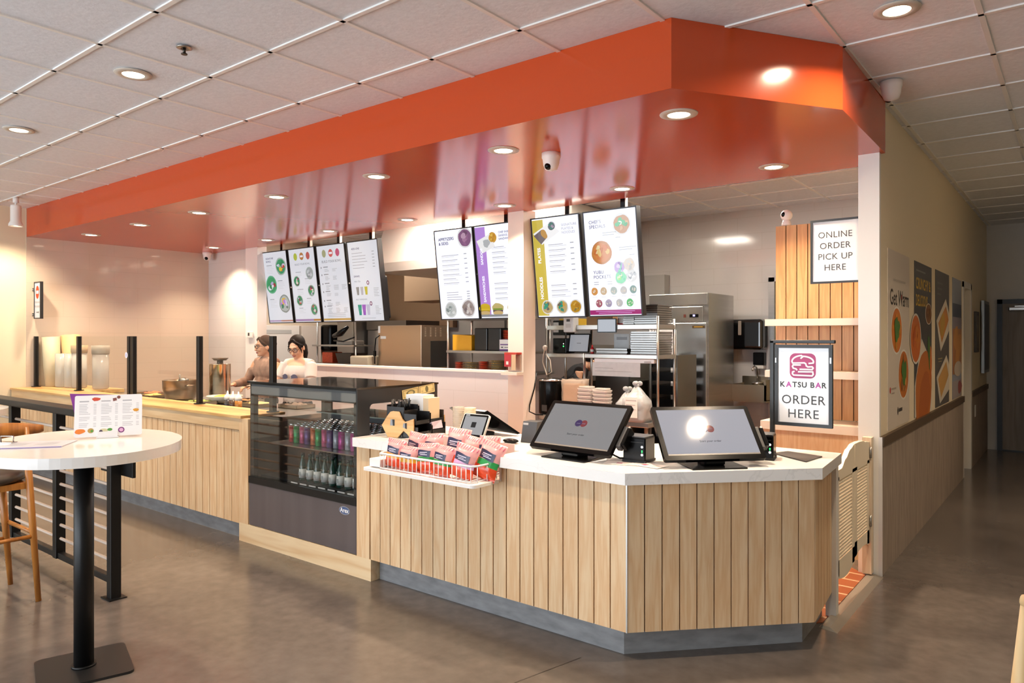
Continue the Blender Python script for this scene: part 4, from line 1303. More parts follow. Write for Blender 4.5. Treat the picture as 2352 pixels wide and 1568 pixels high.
MEN = [(-8.355, c_salad, SWD, 'leftmost hanging menu screen with three large salad bowls'), (-7.77, c_bowls, SWD, 'hanging menu screen with five small bowls down both sides'),
       (-7.185, c_build, SWD, 'hanging menu screen with three red and tan circles above columns of text'), (-6.595, c_drinks, SWD, 'hanging menu screen with drawings of coloured drink cups'),
       (-5.15, c_apps, SW, 'appetizers and sides menu screen hanging left of the purple striped one'), (-4.585, c_sandos, SW, 'menu screen with a purple side stripe hanging against the white column'),
       (-3.86, c_plates, SW, 'menu screen with a mustard yellow side stripe'), (-3.275, c_chef, SW, "rightmost menu screen headed CHEF'S SPECIALS")]
tl = math.atan2(.12, .93)
for i, (x, fn, sw, lab) in enumerate(MEN):
    t = thing('menu_screen', lab, 'menu screen', (x, 5.60, 2.205), 0, 'menu screens hanging below the orange bulkhead')
    F = frame((0, 0, 0), (1, 0, 0), (0, -math.sin(tl), math.cos(tl)))
    b = MB().use(mat('screen_housing', '17171a', .35)); b.T = F
    hw, hh = SCW / 2, SCH / 2 + .005
    b.box(-hw, -hh, -.065, hw, hh, -.001).box(-hw, -hh, -.001, -hw + .012, hh, .004).box(hw - .012, -hh, -.001, hw, hh, .004).box(-hw + .012, -hh, -.001, hw - .012, -hh + .012, .004).box(-hw + .012, hh - .012, -.001, hw - .012, hh, .004)
    b.rbox(-hw + .06, -hh + .02, -.13, hw - .03, .05, -.064, .02)
    b.build('housing', t)
    b = MB().use(sw); b.T = F
    b.quad(-hw + .010, -hh + .010, hw - .010, hh - .010, .0004)
    fn(b, random.Random(i + 11))
    b.build('display', t)
    b = MB().use(PLB).box(-.02, -.02, .40, .02, .02, .872).box(.075, -.05, -.06, .0, -.02, .44) if False else MB().use(PLB).box(.10, -.03, .30, .14, .01, .872).box(.06, -.02, .30, .18, .03, .36)
    b.use(mat('mount_chrome', 'b9b5ae', .3, 1.0)).box(.145, -.028, .44, .152, .008, .872)
    b.build('ceiling_mount', t)
    if i in (0, 1, 2, 4):
        b = MB().use(LGREY); b.T = F
        b.box(hw + .004, -.02, -.02, hw + .02, -.005, -.005)
        b.build('cable_clip', t)

# ------------------------------------------------------------------ pick-up shelf
t = thing('pickup_shelf_unit', 'oak plank order pickup shelf with pale shelves beside the white wall end', 'shelf unit', (-1.5, 5.75, 0))
PSH = mat('shelf_pale_laminate', 'ded0c0', .4)
PW = wood('pickup_oak', 'c48a4e', 'd8a266', .4, 1.4)
part(planks(MB(), Vector((-1.885, 5.74)), Vector((-1.152, 5.74)), 9, .93, 2.415, mat_w=PW), 'plank_back', t)
part(MB().use(PSH).box(-1.865, 5.44, 1.632, -1.155, 5.74, 1.682), 'shelf', t)
part(MB().use(PSH).box(-1.865, 5.44, 1.25, -1.155, 5.74, 1.30), 'shelf', t)
part(MB().use(PSH).box(-1.885, 5.40, .865, -1.155, 5.74, .925), 'shelf', t, 'pale marble-look lower shelf')
part(MB().use(OAK).box(-1.88, 5.43, 0.0, -1.155, 5.47, .865).box(-1.88, 5.47, 0, -1.84, 5.74, .865), 'lower_cabinet', t)
# online order sign fixed to the wall end
t = thing('pickup_sign', 'black framed sign for online order pickup fixed by the white wall end', 'sign', (-1.3, 5.25, 2.13))
F = frame((-1.482, 5.25, 1.918), (1, 0, 0), (0, 0, 1))
b = MB(); b.T = F; framed(b, .326, .44, .014, .016); b.box(.318, .08, -.02, .332, .12, .0).box(.318, .32, -.02, .332, .36, .0)
part(b, 'sign_frame', t)
b = MB(); b.T = F
b.use(SGN).box(.012, .012, -.012, .314, .428, -.003).use(INK)
for k, s in enumerate(('ONLINE', 'ORDER', 'PICK UP', 'HERE')):
    b.text(s, .160, .332 - k * .075, .060, -.0022, 'CENTER', space=1.04)
part(b, 'sign_sheet', t)
# white indoor camera on top of the pick-up shelf
t = thing('indoor_camera', 'round white indoor camera standing on top of the pickup shelf', 'camera', (-1.80, 5.74, 2.416))
CW = mat('camera_white', 'efe9e4', .35)
MB().use(CW).lathe([(.034, 0), (.036, .012), (.030, .03), (.024, .045)], 20).build('base', t)
MB().use(CW).ell((0, 0, .078), .044, 20, 14).build('head', t)
MB().use(PLB).ell((-.012, -.034, .082), (.017, .015, .02), 16, 10).build('lens', t)

# dome cameras
def dome(loc, label, tilt=0.0, lens=(0, -1)):
    t = thing('security_camera', label, 'camera', loc)
    hz = MB().use(CW).lathe([(.062, 0), (.062, -.03), (.056, -.04), (.052, -.075), (.040, -.105), (.0, -.118)], 24).build('housing', t)
    MB().use(PLB).ell((lens[0] * .034, lens[1] * .034, -.09), (.024, .024, .024), 16, 10).build('lens', hz)
    return t
dome((-2.711, 3.857, 2.745), 'white dome camera under the bulkhead above the yellow striped menu')
dome((-9.70, 5.36, 2.745), 'small white camera at the far left rear corner of the bulkhead', lens=(.8, -.8))
dome((-.894, 4.817, CZ), 'white dome camera on the ceiling above the corridor wall corner', lens=(-.6, .8))
# ceiling sprinkler and spot
t = thing('fire_sprinkler', 'small chrome fire sprinkler in the tiled ceiling', 'sprinkler', (-3.721, 1.929, CZ))
MB().use(mat('sprinkler_chrome', 'a9a29a', .3, 1.0)).lathe([(.02, -.001), (.038, -.002), (.04, -.006), (.022, -.010), (.018, 0.0)], 20).build('escutcheon', t)
MB().use(mat('sprinkler_dark', '4a4642', .35, 1.0)).cyl((0, 0, 0), (0, 0, -.035), .008).cyl((0, 0, -.035), (0, 0, -.04), .016, n=14).build('head', t)
t = thing('spotlight', 'white cylinder spotlight hanging from the ceiling by the left wall', 'spotlight', (-9.20, 2.87, CZ))
MB().use(CW).cyl((0, 0, 0), (0, 0, -.06), .03).cyl((0, 0, -.05), (0, 0, -.10), .012).build('mount', t)
MB().use(CW).lathe([(.05, -.085), (.052, -.10), (.052, -.26), (.068, -.29), (.070, -.315), (.060, -.316), (.055, -.30), (.0, -.29)][::-1], 24).build('body', t)
MB().use(LAMP).lathe([(.0, -.297), (.054, -.303)], 20).build('lens', t)
sl = bpy.data.lights.new('spotlight_lamp', 'SPOT')
sl.energy = 95; sl.color = (1.0, .80, .58); sl.spot_size = math.radians(95); sl.spot_blend = .8; sl.shadow_soft_size = .04
so = bpy.data.objects.new('spotlight_lamp', sl); COL.objects.link(so)
so.location = (-9.20, 2.87, CZ - .325)
so.rotation_euler = Vector((-.72, .1, -1.0)).to_track_quat('-Z', 'Y').to_euler()
# projecting wall sign at the left
t = thing('wall_sign', 'white sign with a red disc and arrow on black brackets at the left wall', 'sign', (-9.9, 3.25, 1.98))
F = frame((-9.845, 3.26, 1.765), (1, 0, 0), (0, 0, 1))
b = MB(); b.T = F; framed(b, .20, .44, .012, .03)
part(b, 'sign_frame', t)
b = MB(); b.T = F
b.use(SGN).box(.011, .011, -.02, .189, .429, -.002)
b.use(mat('sign_red_disc', 'd9481f', .5)).disc(.10, .315, .052, .078, -.001, 28).use(SGN).quad(.062, .297, .138, .335, -.0005)
b.use(mat('sign_faint_ink', 'a9a39c', .5)).text('THIS WAY', .10, .195, .034, -.001, 'CENTER').text('TO ORDER', .10, .145, .034, -.001, 'CENTER')
b.use(INK).quad(.065, .074, .13, .082, -.001).poly([(.13, .062), (.145, .078), (.13, .094), (.124, .09), (.134, .078), (.124, .066)], -.001)
part(b, 'sign_sheet', t)
part(MB().use(BF).box(-9.912, 3.262, 2.10, -9.84, 3.285, 2.135).use(LGREY).box(-9.905, 3.2605, 2.11, -9.88, 3.262, 2.125), 'bracket', t)
part(MB().use(BF).box(-9.912, 3.262, 1.80, -9.84, 3.285, 1.835).use(LGREY).box(-9.905, 3.2605, 1.81, -9.88, 3.262, 1.825), 'bracket', t)

# ------------------------------------------------------------------ corridor posters
def P(c): return mat('poster_' + c, c, .35)
def dish(b, u, v, ru, rv, cols, seed, rim='ece6da', rot=0.0):
    q = random.Random(seed)
    b.use(P(rim)).disc(u, v, ru, rv, .0045, 30, rot).use(P(cols[0])).disc(u, v, ru * .9, rv * .92, .0050, 28, rot)
    for i in range(12):
        a = q.uniform(0, 6.28); d = q.uniform(.1, .65)
        b.use(P(cols[1 + i % (len(cols) - 1)])).disc(u + d * ru * math.cos(a), v + d * rv * math.sin(a), ru * q.uniform(.12, .3), rv * q.uniform(.1, .22), .0054 + i * .0002, 10, q.uniform(0, 3), .25, seed + i)
def poster(y0, y1, z0, z1, bg, label, fn):
    w, h = y1 - y0, z1 - z0
    o = (-1.0245, y0, z0)
    b = MB(); b.T = frame(o, (0, 1, 0), (0, 0, 1))
    b.use(P(bg)).box(0, 0, 0, w, h, .004)
    fn(b, w, h)
    ob = b.build('poster')
    ob.data.transform(Matrix.Translation((-o[0], -o[1], -o[2]))); ob.location = o
    tag(ob, label, 'poster', 'posters on the corridor wall')
def p1(b, w, h):
    b.use(P('b9ada0')).quad(.18, h - .21, .62, h - .195, .0046)
    b.use(P('2a2520')).text('Get Warm', w * .53, h - .33, .155, .0046, 'CENTER', bold=.012)
    dish(b, .30, .68, .20, .17, ['d9791e', 'c9861f', 'e08f2a', 'd98a1a'], 1); b.use(P('4a7a2a')).disc(.29, .69, .09, .085, .0085, 14, .2, .3, 4)
    dish(b, .55, .36, .205, .185, ['c9701a', 'b98a4a', 'd9a050', '9a5a1a'], 6); b.use(P('4a7a2a')).disc(.55, .38, .09, .09, .0085, 14, .9, .3, 9)
    for x, z in ((.48, .92), (.08, .27)):
        b.use(P('c0392b')).disc(x, z, .022, .022, .0046, 14).use(P('a99a8a')).quad(x + .04, z, x + .2, z + .012, .0046).quad(x + .04, z - .03, x + .14, z - .02, .0046)
    b.use(P('3a332c')).disc(.34, .11, .02, .03, .0046, 14).quad(.37, .10, .5, .125, .0046)
def p2(b, w, h):
    b.use(P('8a8680')).quad(.06, h - .075, .5, h - .062, .0046)
    b.use(P('e0b52a')).text('CRUNCHY &', .05, h - .175, .125, .0046, 'LEFT', bold=.02, sx=.98).text('DELICIOUS', .05, h - .31, .125, .0046, 'LEFT', bold=.02, sx=.9)
    b.use(P('e6dccb')).poly([(.0, .25), (.32, .62), (w, .40), (w, 0), (0, 0)], .0046)
    dish(b, .05, .62, .24, .20, ['d9701a', 'c9601a', 'e0852a'], 12)
    dish(b, .66, .83, .17, .09, ['8a5a2a', '7a4a20', '9a6a34'], 14)
    b.use(P('c9742a')).disc(.42, .17, .40, .34, .005, 26, .5, .05, 3).use(P('b9621e')).disc(.45, .12, .3, .2, .0056, 20, .5, .1, 5)
    b.use(P('4f7a34')).disc(.68, .50, .06, .16, .006, 14, .3, .2, 2).use(P('d9701a')).disc(.76, .42, .05, .14, .0064, 14, 0, .2, 3)
def p3(b, w, h):
    for k in range(3):
        b.use(P('6f6a64')).quad(.1, h - .12 - k * .05, .42 - k * .05, h - .105 - k * .05, .0046)
    b.use(P('d9cfbd')).poly([(.05, .78), (.62, 1.0), (w, .86), (w, .70), (.3, .50)], .0046).use(P('c9853a')).poly([(.15, .76), (.62, .93), (.8, .80), (.36, .58)], .0052).use(P('b9953f')).disc(.4, .75, .15, .1, .0058, 16, .4, .1, 3)
    b.use(P('d9cfbd')).poly([(.05, .27), (.66, .46), (w, .36), (w, .12), (.25, .02)], .0046).use(P('c99a52')).poly([(.14, .25), (.64, .40), (.8, .26), (.32, .07)], .0052)
    b.use(P('a99a6a')).quad(.14, .43, .4, .44, .0046).quad(.16, .405, .36, .413, .0046)
def p4(b, w, h):
    b.use(P('3a4258')).quad(0, h - .40, w, h - .26, .0046).use(P('8d8694')).quad(0, h - .52, w, h - .40, .0046)
    b.use(P('b0774a')).quad(0, .25, w, h - .52, .0046)
    for i, (x, z) in enumerate(((.25, .62), (.5, .55), (.36, .42))):
        b.use(P('c98f4a')).disc(x, z, .17, .12, .005 + i * .0006, 18, .3, .15, i)
    b.use(P('cdbfae')).disc(.4, .30, .3, .08, .0065, 20).use(P('a99fa0')).quad(0, 0, w, .18, .0048).use(P('a0504a')).disc(.55, .10, .16, .07, .0056, 14, 0, .2, 4)
poster(5.385, 6.165, .915, 2.150, 'd8ccbd', 'cream poster headed Get Warm with two curry bowls, nearest the corridor entrance', p1)
poster(6.385, 7.205, .915, 2.148, '4a4846', 'dark poster with yellow lettering over fried food plates', p2)
poster(7.42, 8.265, .915, 2.155, '55514d', 'dark grey poster with two tilted white trays of food', p3)
poster(8.51, 9.20, .915, 2.155, '98a0b0', 'blue-grey poster nearest the side doorway', p4)
# things far down the corridor wall
b = MB().use(mat('mirror_frame', '9a9a98', .3, .8)).box(-1.012, 11.10, 1.08, -.98, 11.75, 2.02).use(mat('notice_dark', '3a3a3f', .3)).box(-.982, 11.14, 1.12, -.975, 11.71, 1.98)
tag(b.build('notice_case'), 'tall metal framed case on the corridor wall beyond the side doorway', 'notice case')
b = MB().use(mat('small_frame', '4a433c', .4)).box(-1.025, 10.40, 1.36, -1.0, 10.75, 1.86).use(mat('small_picture', '6f675c', .4)).box(-1.002, 10.44, 1.41, -.998, 10.71, 1.81)
tag(b.build('picture_frame'), 'small dark picture frame between side doorway and metal case', 'picture')
b = MB().use(WTRIM).box(-1.012, 10.36, .58, -1.006, 10.45, .72)
tag(b.build('wall_socket'), 'white socket plate on the brown dado beyond the side doorway', 'socket')
# saloon doors between counter end and wall
LV = mat('saloon_cream', 'f5e8cf', .45)
PALE = wood('pale_post', 'd6c0a2', 'e6d4ba', .5)
def saloon(y0, y1, tops, zb, label, hinges):
    t = thing('saloon_door', label, 'door', (-1.085, (y0 + y1) / 2, 0), 0, 'louvred saloon doors beside the counter')
    F = frame((0.014, y0 - (y0 + y1) / 2, 0), (0, 1, 0), (0, 0, 1))
    w = y1 - y0
    n = len(tops)
    def top(u):
        k = u / w * (n - 1); i = min(int(k), n - 2); s = k - i; s = s * s * (3 - 2 * s)
        return tops[i] * (1 - s) + tops[i + 1] * s
    b = MB().use(LV); b.T = F
    zt = .74
    us = [w * i / 24 for i in range(25)]
    b.prism([(u, top(u)) for u in us] + [(w, zt), (0, zt)], -.028, 0)
    bot = [(w * i / 12, zb + .02 - .035 * math.sin(PI * i / 12) * (1 if y0 < 4.5 else -.6)) for i in range(13)]
    b.prism(bot + [(w, zb + .11), (0, zb + .11)], -.028, 0)
    b.box(0, zb + .02, -.028, .055, zt + .02, 0).box(w - .055, zb + .02, -.028, w, zt + .02, 0)
    df = b.build('door_frame', t)
    b = MB().use(LV); b.T = F
    k = 22
    for i in range(k):
        z = zb + .115 + (zt - zb - .12) * (i + .5) / k
        b.add([(.055, z - .009, -.002), (w - .055, z - .009, -.002), (w - .055, z + .009, -.024), (.055, z + .009, -.024), (.055, z + .001, -.001), (w - .055, z + .001, -.001), (w - .055, z + .013, -.023), (.055, z + .013, -.023)],
              [(0, 3, 2, 1), (4, 5, 6, 7), (0, 1, 5, 4), (1, 2, 6, 5), (2, 3, 7, 6), (3, 0, 4, 7)])
    b.build('louvres', t)
    for z in hinges:
        b = MB().use(STEEL); b.T = F
        b.cyl((w + .004, z, .006), (w + .004, z + .07, .006), .008)
        b.build('hinge', df)
saloon(4.292, 4.70, [.80, .80, .845, .885, .905], .18, 'cream louvred saloon door leaf next to the counter end', ())
saloon(4.708, 5.085, [.905, .905, .90, .885, .875], .20, 'cream louvred saloon door leaf hinged to the wall post', (.33, .77))
o = MB().use(PALE).box(-1.115, 5.09, 0.02, -1.06, 5.148, .90).build('door_post'); tag(o, 'pale wooden post carrying the saloon door at the wall end', 'post')
# ------------------------------------------------------------------ kitchen behind the counter
def sheets(b, x0, y0, z0, x1, y1, z1, n, m1, m2, jit=.006, seed=0):
    q = random.Random(seed)
    h = (z1 - z0) / n
    for k in range(n):
        d = q.uniform(-jit, jit); e = q.uniform(-jit, jit)
        b.use(m1 if k % 2 else m2).box(x0 + d, y0 + e, z0 + k * h, x1 + d, y1 + e, z0 + (k + .82) * h)
    return b
# steel pass table and shelf
t = thing('pass_shelf', 'steel over-shelf on slim posts holding printers, a tablet and stacked trays', 'shelf', (-3.65, 6.0, 0))
for x, y, z1 in ((-4.27, 6.0, 1.74), (-3.03, 6.0, 1.74), (-4.27, 6.34, 1.74), (-3.03, 6.34, 1.72), (-3.95, 6.34, 1.74), (-3.82, 6.0, 1.39)):
    part(MB().use(STEEL).cyl((x, y, 0.80), (x, y, z1), .013, n=10), 'post', t)
part(MB().use(STEEL).rbox(-4.28, 5.99, 1.345, -3.02, 6.36, 1.385, .004), 'shelf_board', t)
part(MB().use(STEEL).rbox(-4.28, 5.99, 1.62, -3.02, 6.36, 1.665, .004), 'shelf_board', t)
part(MB().use(mat('heat_lamp_white', 'f3f3f3', .4)).rbox(-3.70, 5.985, 1.305, -3.06, 6.03, 1.343, .006).use(LGREY).box(-3.16, 5.983, 1.308, -3.09, 5.985, 1.325), 'heat_lamp', t)
o = MB().use(mat('paper_white', 'e4e2e0', .7, var=.04, scale=20)).box(-3.73, 6.0, 1.175, -3.21, 6.003, 1.305).use(mat('paper_print', 'a9a2a0', .7)).box(-3.70, 5.999, 1.25, -3.5, 6.0, 1.253).box(-3.70, 5.999, 1.22, -3.3, 6.0, 1.223).build('order_rail_paper')
tag(o, 'long white paper sheet hanging below the heat lamp of the pass shelf', 'paper')
t = thing('steel_work_table', 'stainless work table behind the counter carrying bags and containers', 'table', (-3.5, 5.9, 0))
part(MB().use(STEEL).rbox(-4.14, 5.66, .755, -2.95, 6.40, .80, .006), 'table_top', t)
for x, y in ((-3.0, 5.72), (-3.0, 6.34), (-4.08, 6.34), (-4.08, 5.72)):
    part(MB().use(STEEL).cyl((x, y, 0), (x, y, .756), .02), 'leg', t)
part(MB().use(STEEL).box(-4.1, 5.7, .22, -2.98, 6.36, .25), 'under_shelf', t)
b = sheets(MB(), -3.6, 5.75, .25, -3.1, 6.2, .55, 5, mat('box_yellow', 'd9a52a', .6), mat('box_blue', '6f86b0', .6), .02, 3)
tag(b.build('supply_cartons'), 'yellow and blue cartons on the lower shelf of the steel table', 'cartons')
# things on the pass shelf
ZS = 1.386
def black_printer(x, z, label, screen=False):
    t = thing('kitchen_printer', label, 'printer', (x, 6.08, z))
    MB().use(PLB).rbox(-.08, -.06, 0, .08, .10, .15, .006).build('body', t)
    if screen:
        MB().use(LGREY).box(-.074, -.0615, .03, -.01, -.060, .13).build('label_sheet', t)
    else:
        MB().use(LEDW).cyl((.05, -.06, .095), (.05, -.062, .095), .006).use(LED).cyl((.05, -.06, .07), (.05, -.062, .07), .008).build('indicator_lights', t)
black_printer(-4.13, ZS, 'black kitchen printer with green lights at the left of the lower pass shelf')
black_printer(-4.13, ZS + .18, 'black printer with a grey label above the lower printer at the pass shelf', True)
t = thing('order_tablet', 'grey-screened tablet in a black case leaning on the lower pass shelf', 'tablet', (-3.93, 6.06, ZS))
F = frame((0, 0, 0), (1, 0, 0), (0, .2, 1))
b = MB().use(PLB); b.T = F; b.prism(rr(-.13, .01, .12, .20, .008), -.012, 0); b.build('case', t)
b = MB().use(emit('tablet_grey', 'a9abb2', .7)); b.T = F; b.quad(-.115, .02, .105, .188, .001).use(emit('tablet_word', '77787d', .4)).quad(-.03, .10, .02, .105, .002); b.build('screen', t)
t = thing('label_printer', 'pale grey label printer hanging at the upper pass shelf edge', 'printer', (-3.97, 5.99, 1.60))
MB().use(mat('pale_grey_case', 'cfd2d2', .4)).rbox(-.06, -.05, -.005, .06, .05, .17, .012).build('body', t)
MB().use(DGREY).box(-.02, -.052, .10, .02, -.05, .125).use(LGREY).box(-.03, -.052, .04, .03, -.05, .08).build('feed_slot', t)
t = thing('hanging_tablet', 'small tablet hanging from the upper pass shelf with a pale glossy screen', 'tablet', (-3.55, 5.97, 1.60))
b = MB().use(PLB); b.T = frame((0, 0, 0), (1, .08, 0), (0, 0, 1)); b.prism(rr(-.10, -.01, .10, .125, .008), -.012, 0); b.build('case', t)
b = MB().use(emit('tablet_pale', '9a9da6', .6)); b.T = frame((0, 0, 0), (1, .08, 0), (0, 0, 1)); b.quad(-.092, 0, .09, .116, .001); b.build('screen', t)
t = thing('sauce_bottle', 'small red bottle with a white label on the pass shelf', 'bottle', (-3.76, 6.05, ZS))
MB().use(mat('sauce_red', 'b8232a', .3)).lathe([(.016, 0), (.018, .01), (.018, .05), (.008, .065)], 14).build('body', t)
MB().use(WHITE).lathe([(.0184, .018), (.0184, .042)], 14).build('label', t)
MB().use(mat('sauce_cap', 'd23a3a', .4)).lathe([(.008, .063), (.008, .085), (0, .086)], 10).build('cap', t)
TRA, TRB = mat('foil_tray', 'a6a6a5', .3, .9), mat('foil_tray_edge', '6f6d6a', .35, .9)
for (x0, x1, z0, z1, n, lab) in ((-3.70, -3.36, ZS, 1.44, 4, 'low stack of foil trays on the lower pass shelf'), (-3.32, -3.045, ZS, 1.60, 20, 'tall stack of foil trays at the right end of the lower pass shelf'),
                                 (-3.28, -3.045, 1.666, 1.85, 18, 'tall stack of foil trays at the right end of the upper pass shelf'), (-3.40, -3.285, 1.666, 1.76, 10, 'short stack of foil trays beside the tall stack on the upper pass shelf')):
    tag(sheets(MB(), x0, 6.02, z0, x1, 6.32, z1, n, TRA, TRB, .004, int(z1 * 100)).build('tray_stack'), lab, 'trays', 'foil tray stacks on the pass shelf')
o = MB().use(mat('cardboard', '8f6a42', .7)).rbox(-3.86, 6.1, 1.666, -3.56, 6.34, 1.75, .004).use(mat('cardboard_print', '5a4026', .7)).box(-3.66, 6.098, 1.70, -3.58, 6.1, 1.715).build('cardboard_box'); tag(o, 'brown cardboard box on the upper pass shelf', 'box')
o = MB().use(mat('yellow_box', 'cfa92f', .6)).box(-4.2, 6.12, 1.666, -3.98, 6.3, 1.735).build('yellow_box'); tag(o, 'low yellow box on the upper pass shelf behind the mustard striped menu', 'box')
o = MB().use(mat('paper_white', 'e4e2e0', .7)).box(-3.48, 6.05, 1.666, -3.405, 6.2, 1.745).use(mat('paper_red', 'b03a3a', .6)).box(-3.48, 6.048, 1.666, -3.405, 6.05, 1.68).build('paper_pack'); tag(o, 'small white and red pack on the upper pass shelf', 'pack')
for i, (x0, x1, z0, z1) in enumerate(((-3.70, -3.53, 1.42, 1.58), (-3.52, -3.38, 1.42, 1.60))):
    o = MB().use(mat('paper_white', 'e4e2e0', .7)).box(x0, 6.366, z0, x1, 6.369, z1).use(mat('paper_grey_block', 'b3b0b0', .7)).box(x0 + .03, 6.365, z0 + .1, x1 - .02, 6.366, z0 + .13).build('notice'); tag(o, ('white notice behind the low tray stack on the pass shelf', 'white notice between the two tray stacks on the pass shelf')[i], 'paper')
# on the steel table
TT = .801
t = thing('soup_warmer', 'tall black soup warmer with a chrome rim beside the white column', 'soup warmer', (-4.08, 5.82, TT))
MB().use(PLB).lathe([(.125, 0), (.13, .01), (.13, .31), (.125, .325)], 28).build('body', t)
MB().use(mat('chrome_rim', 'd0cfcb', .15, 1.0)).lathe([(.13, .318), (.138, .325), (.132, .335), (.06, .35), (.0, .352)], 28).build('lid', t)
MB().use(PLG).box(-.03, -.132, .03, .03, -.128, .09).build('control_plate', t)
b = MB().use(mat('kraft_bag', 'b5895a', .6)).add([(-.095, -.06, 0), (.095, -.06, 0), (.095, .06, 0), (-.095, .06, 0), (-.095, -.055, .30), (.095, -.055, .30), (.095, .055, .30), (-.095, .055, .30)],
    [(0, 3, 2, 1), (0, 1, 5, 4), (1, 2, 6, 5), (2, 3, 7, 6), (3, 0, 4, 7), (4, 5, 6, 7)])
t = thing('takeout_bag', 'kraft paper takeout bag inside a clear plastic bag on the steel table', 'bag', (-3.80, 5.80, TT))
b.build('paper_bag', t)
PB = mat('clear_plastic_bag', 'e9d6c4', .15, bump=.8, scale=14, alpha=.38)
PB2 = mat('white_plastic_bag', 'b4b7ba', .2, bump=1.0, scale=16, alpha=.85)
def plastic(mb, w, d, h, seed, knot=True, m=PB2):
    q = random.Random(seed)
    rings = []
    for k in range(9):
        v = k / 8
        s = (1.0 if v < .62 else 1 - .82 * ((v - .62) / .38) ** .8) if knot else (1.0 + .12 * v * v)
        ring_ = []
        for i in range(22):
            a = 2 * PI * i / 22
            ex = .55
            x = math.copysign(abs(math.cos(a)) ** ex, math.cos(a)) * w / 2 * s; y = math.copysign(abs(math.sin(a)) ** ex, math.sin(a)) * d / 2 * s
            j = 1 + q.uniform(-.05, .05)
            ring_.append((x * j, y * j, h * v + (q.uniform(-.012, .012) if k else 0)))
        rings.append(ring_)
    mb.use(m).loft(rings)
    if knot:
        mb.ell((.0, 0, h + .012), (.022, .02, .02), 10, 8)
        for a in (.6, 2.4, 4.2):
            mb.ell((.025 * math.cos(a), .02 * math.sin(a), h + .035), (.028, .012, .022), 8, 6)
    return mb
plastic(MB(), .23, .16, .34, 4, False, PB).build('plastic_bag', t)
t = thing('wrapped_order', 'knotted white plastic takeout bag with a receipt in front of the steel rack', 'bag', (-3.10, 5.74, TT))
plastic(MB(), .24, .20, .30, 9).build('plastic_bag', t)
MB().use(mat('receipt', 'ecebe9', .6)).box(-.06, -.112, .04, .06, -.108, .22).use(mat('receipt_ink', 'b3b1b0', .6)).box(-.05, -.1135, .19, .05, -.112, .195).box(-.05, -.1135, .15, .04, -.112, .155).box(-.05, -.1135, .11, .045, -.112, .115).build('receipt', t)
t = thing('wrapped_order', 'second knotted plastic takeout bag partly behind the one with the receipt', 'bag', (-3.26, 5.85, TT), .3)
plastic(MB(), .21, .18, .24, 12).build('plastic_bag', t)
CONT = mat('clear_container', 'efe6de', .18, alpha=.8)
for i, (x, y, h) in enumerate(((-3.64, 5.76, .275), (-3.46, 5.74, .265))):
    b = MB().use(CONT)
    for k in range(16):
        z = k * h / 16
        b.prism(rr(-.085, -.06, .085, .06, .035, 4), z, z + h / 16 * .7) if k % 2 else b.prism(rr(-.08, -.055, .08, .055, .035, 4), z, z + h / 16)
    b.prism(rr(-.07, -.05, .07, .05, .03, 4), h, h + .012)
    o = b.build('container_stack'); o.location = (x, y, TT)
    tag(o, ('stack of clear takeout containers beside the kraft bag', 'stack of clear takeout containers beside the knotted plastic bags')[i], 'containers')
# wall-side clutter by the column
b = MB().use(PLB).tube([(-4.15, 5.66, 1.20), (-4.135, 5.60, 1.05), (-4.13, 5.52, .90), (-4.12, 5.50, .84), (-4.06, 5.52, .815), (-4.0, 5.56, .812)], .006)
tag(b.build('black_cable'), 'black cord hanging down beside the white column to the steel table', 'cord')
b = MB().use(mat('white_cord', 'e9ded2', .4)).ell((-4.235, 5.92, 1.44), (.028, .02, .028)).tube([(-4.235, 5.91, 1.43), (-4.25, 5.9, 1.30), (-4.20, 5.9, 1.17), (-4.14, 5.9, 1.20), (-4.16, 5.9, 1.32), (-4.22, 5.91, 1.38)], .006)
tag(b.build('wall_phone_cord'), 'white coiled cord hanging at the left end of the pass shelf', 'cord')
# steel back of the cook line behind the pass
t = thing('cook_line', 'dark steel fryer line behind the pass shelf', 'cooking range', (-4.2, 7.3, 0))
part(MB().use(mat('cook_steel', '5a554c', .32, 1.0)).rbox(-5.0, 7.2, 0, -3.97, 7.9, 1.05, .01), 'body', t)
part(MB().use(DSTEEL).box(-5.0, 7.86, 1.05, -3.95, 7.9, 1.45), 'backsplash', t)
part(MB().use(mat('brushed_panel', '7d7b78', .35, 1.0)).box(-4.4, 7.15, .35, -3.97, 7.19, 1.33), 'front_panel', t)
t = thing('sheet_pan_rack', 'black sheet pan rack standing left of the tall steel fridge', 'rack', (-3.4, 6.95, 0))
for k in range(8):
    z = .25 + k * .14
    part(MB().use(PLB).box(-3.56, 6.92, z, -3.28, 7.35, z + .09), 'pan', t)
for x in (-3.57, -3.27):
    part(MB().use(DSTEEL).box(x - .01, 6.9, 0, x + .01, 7.36, 1.36), 'side_frame', t)
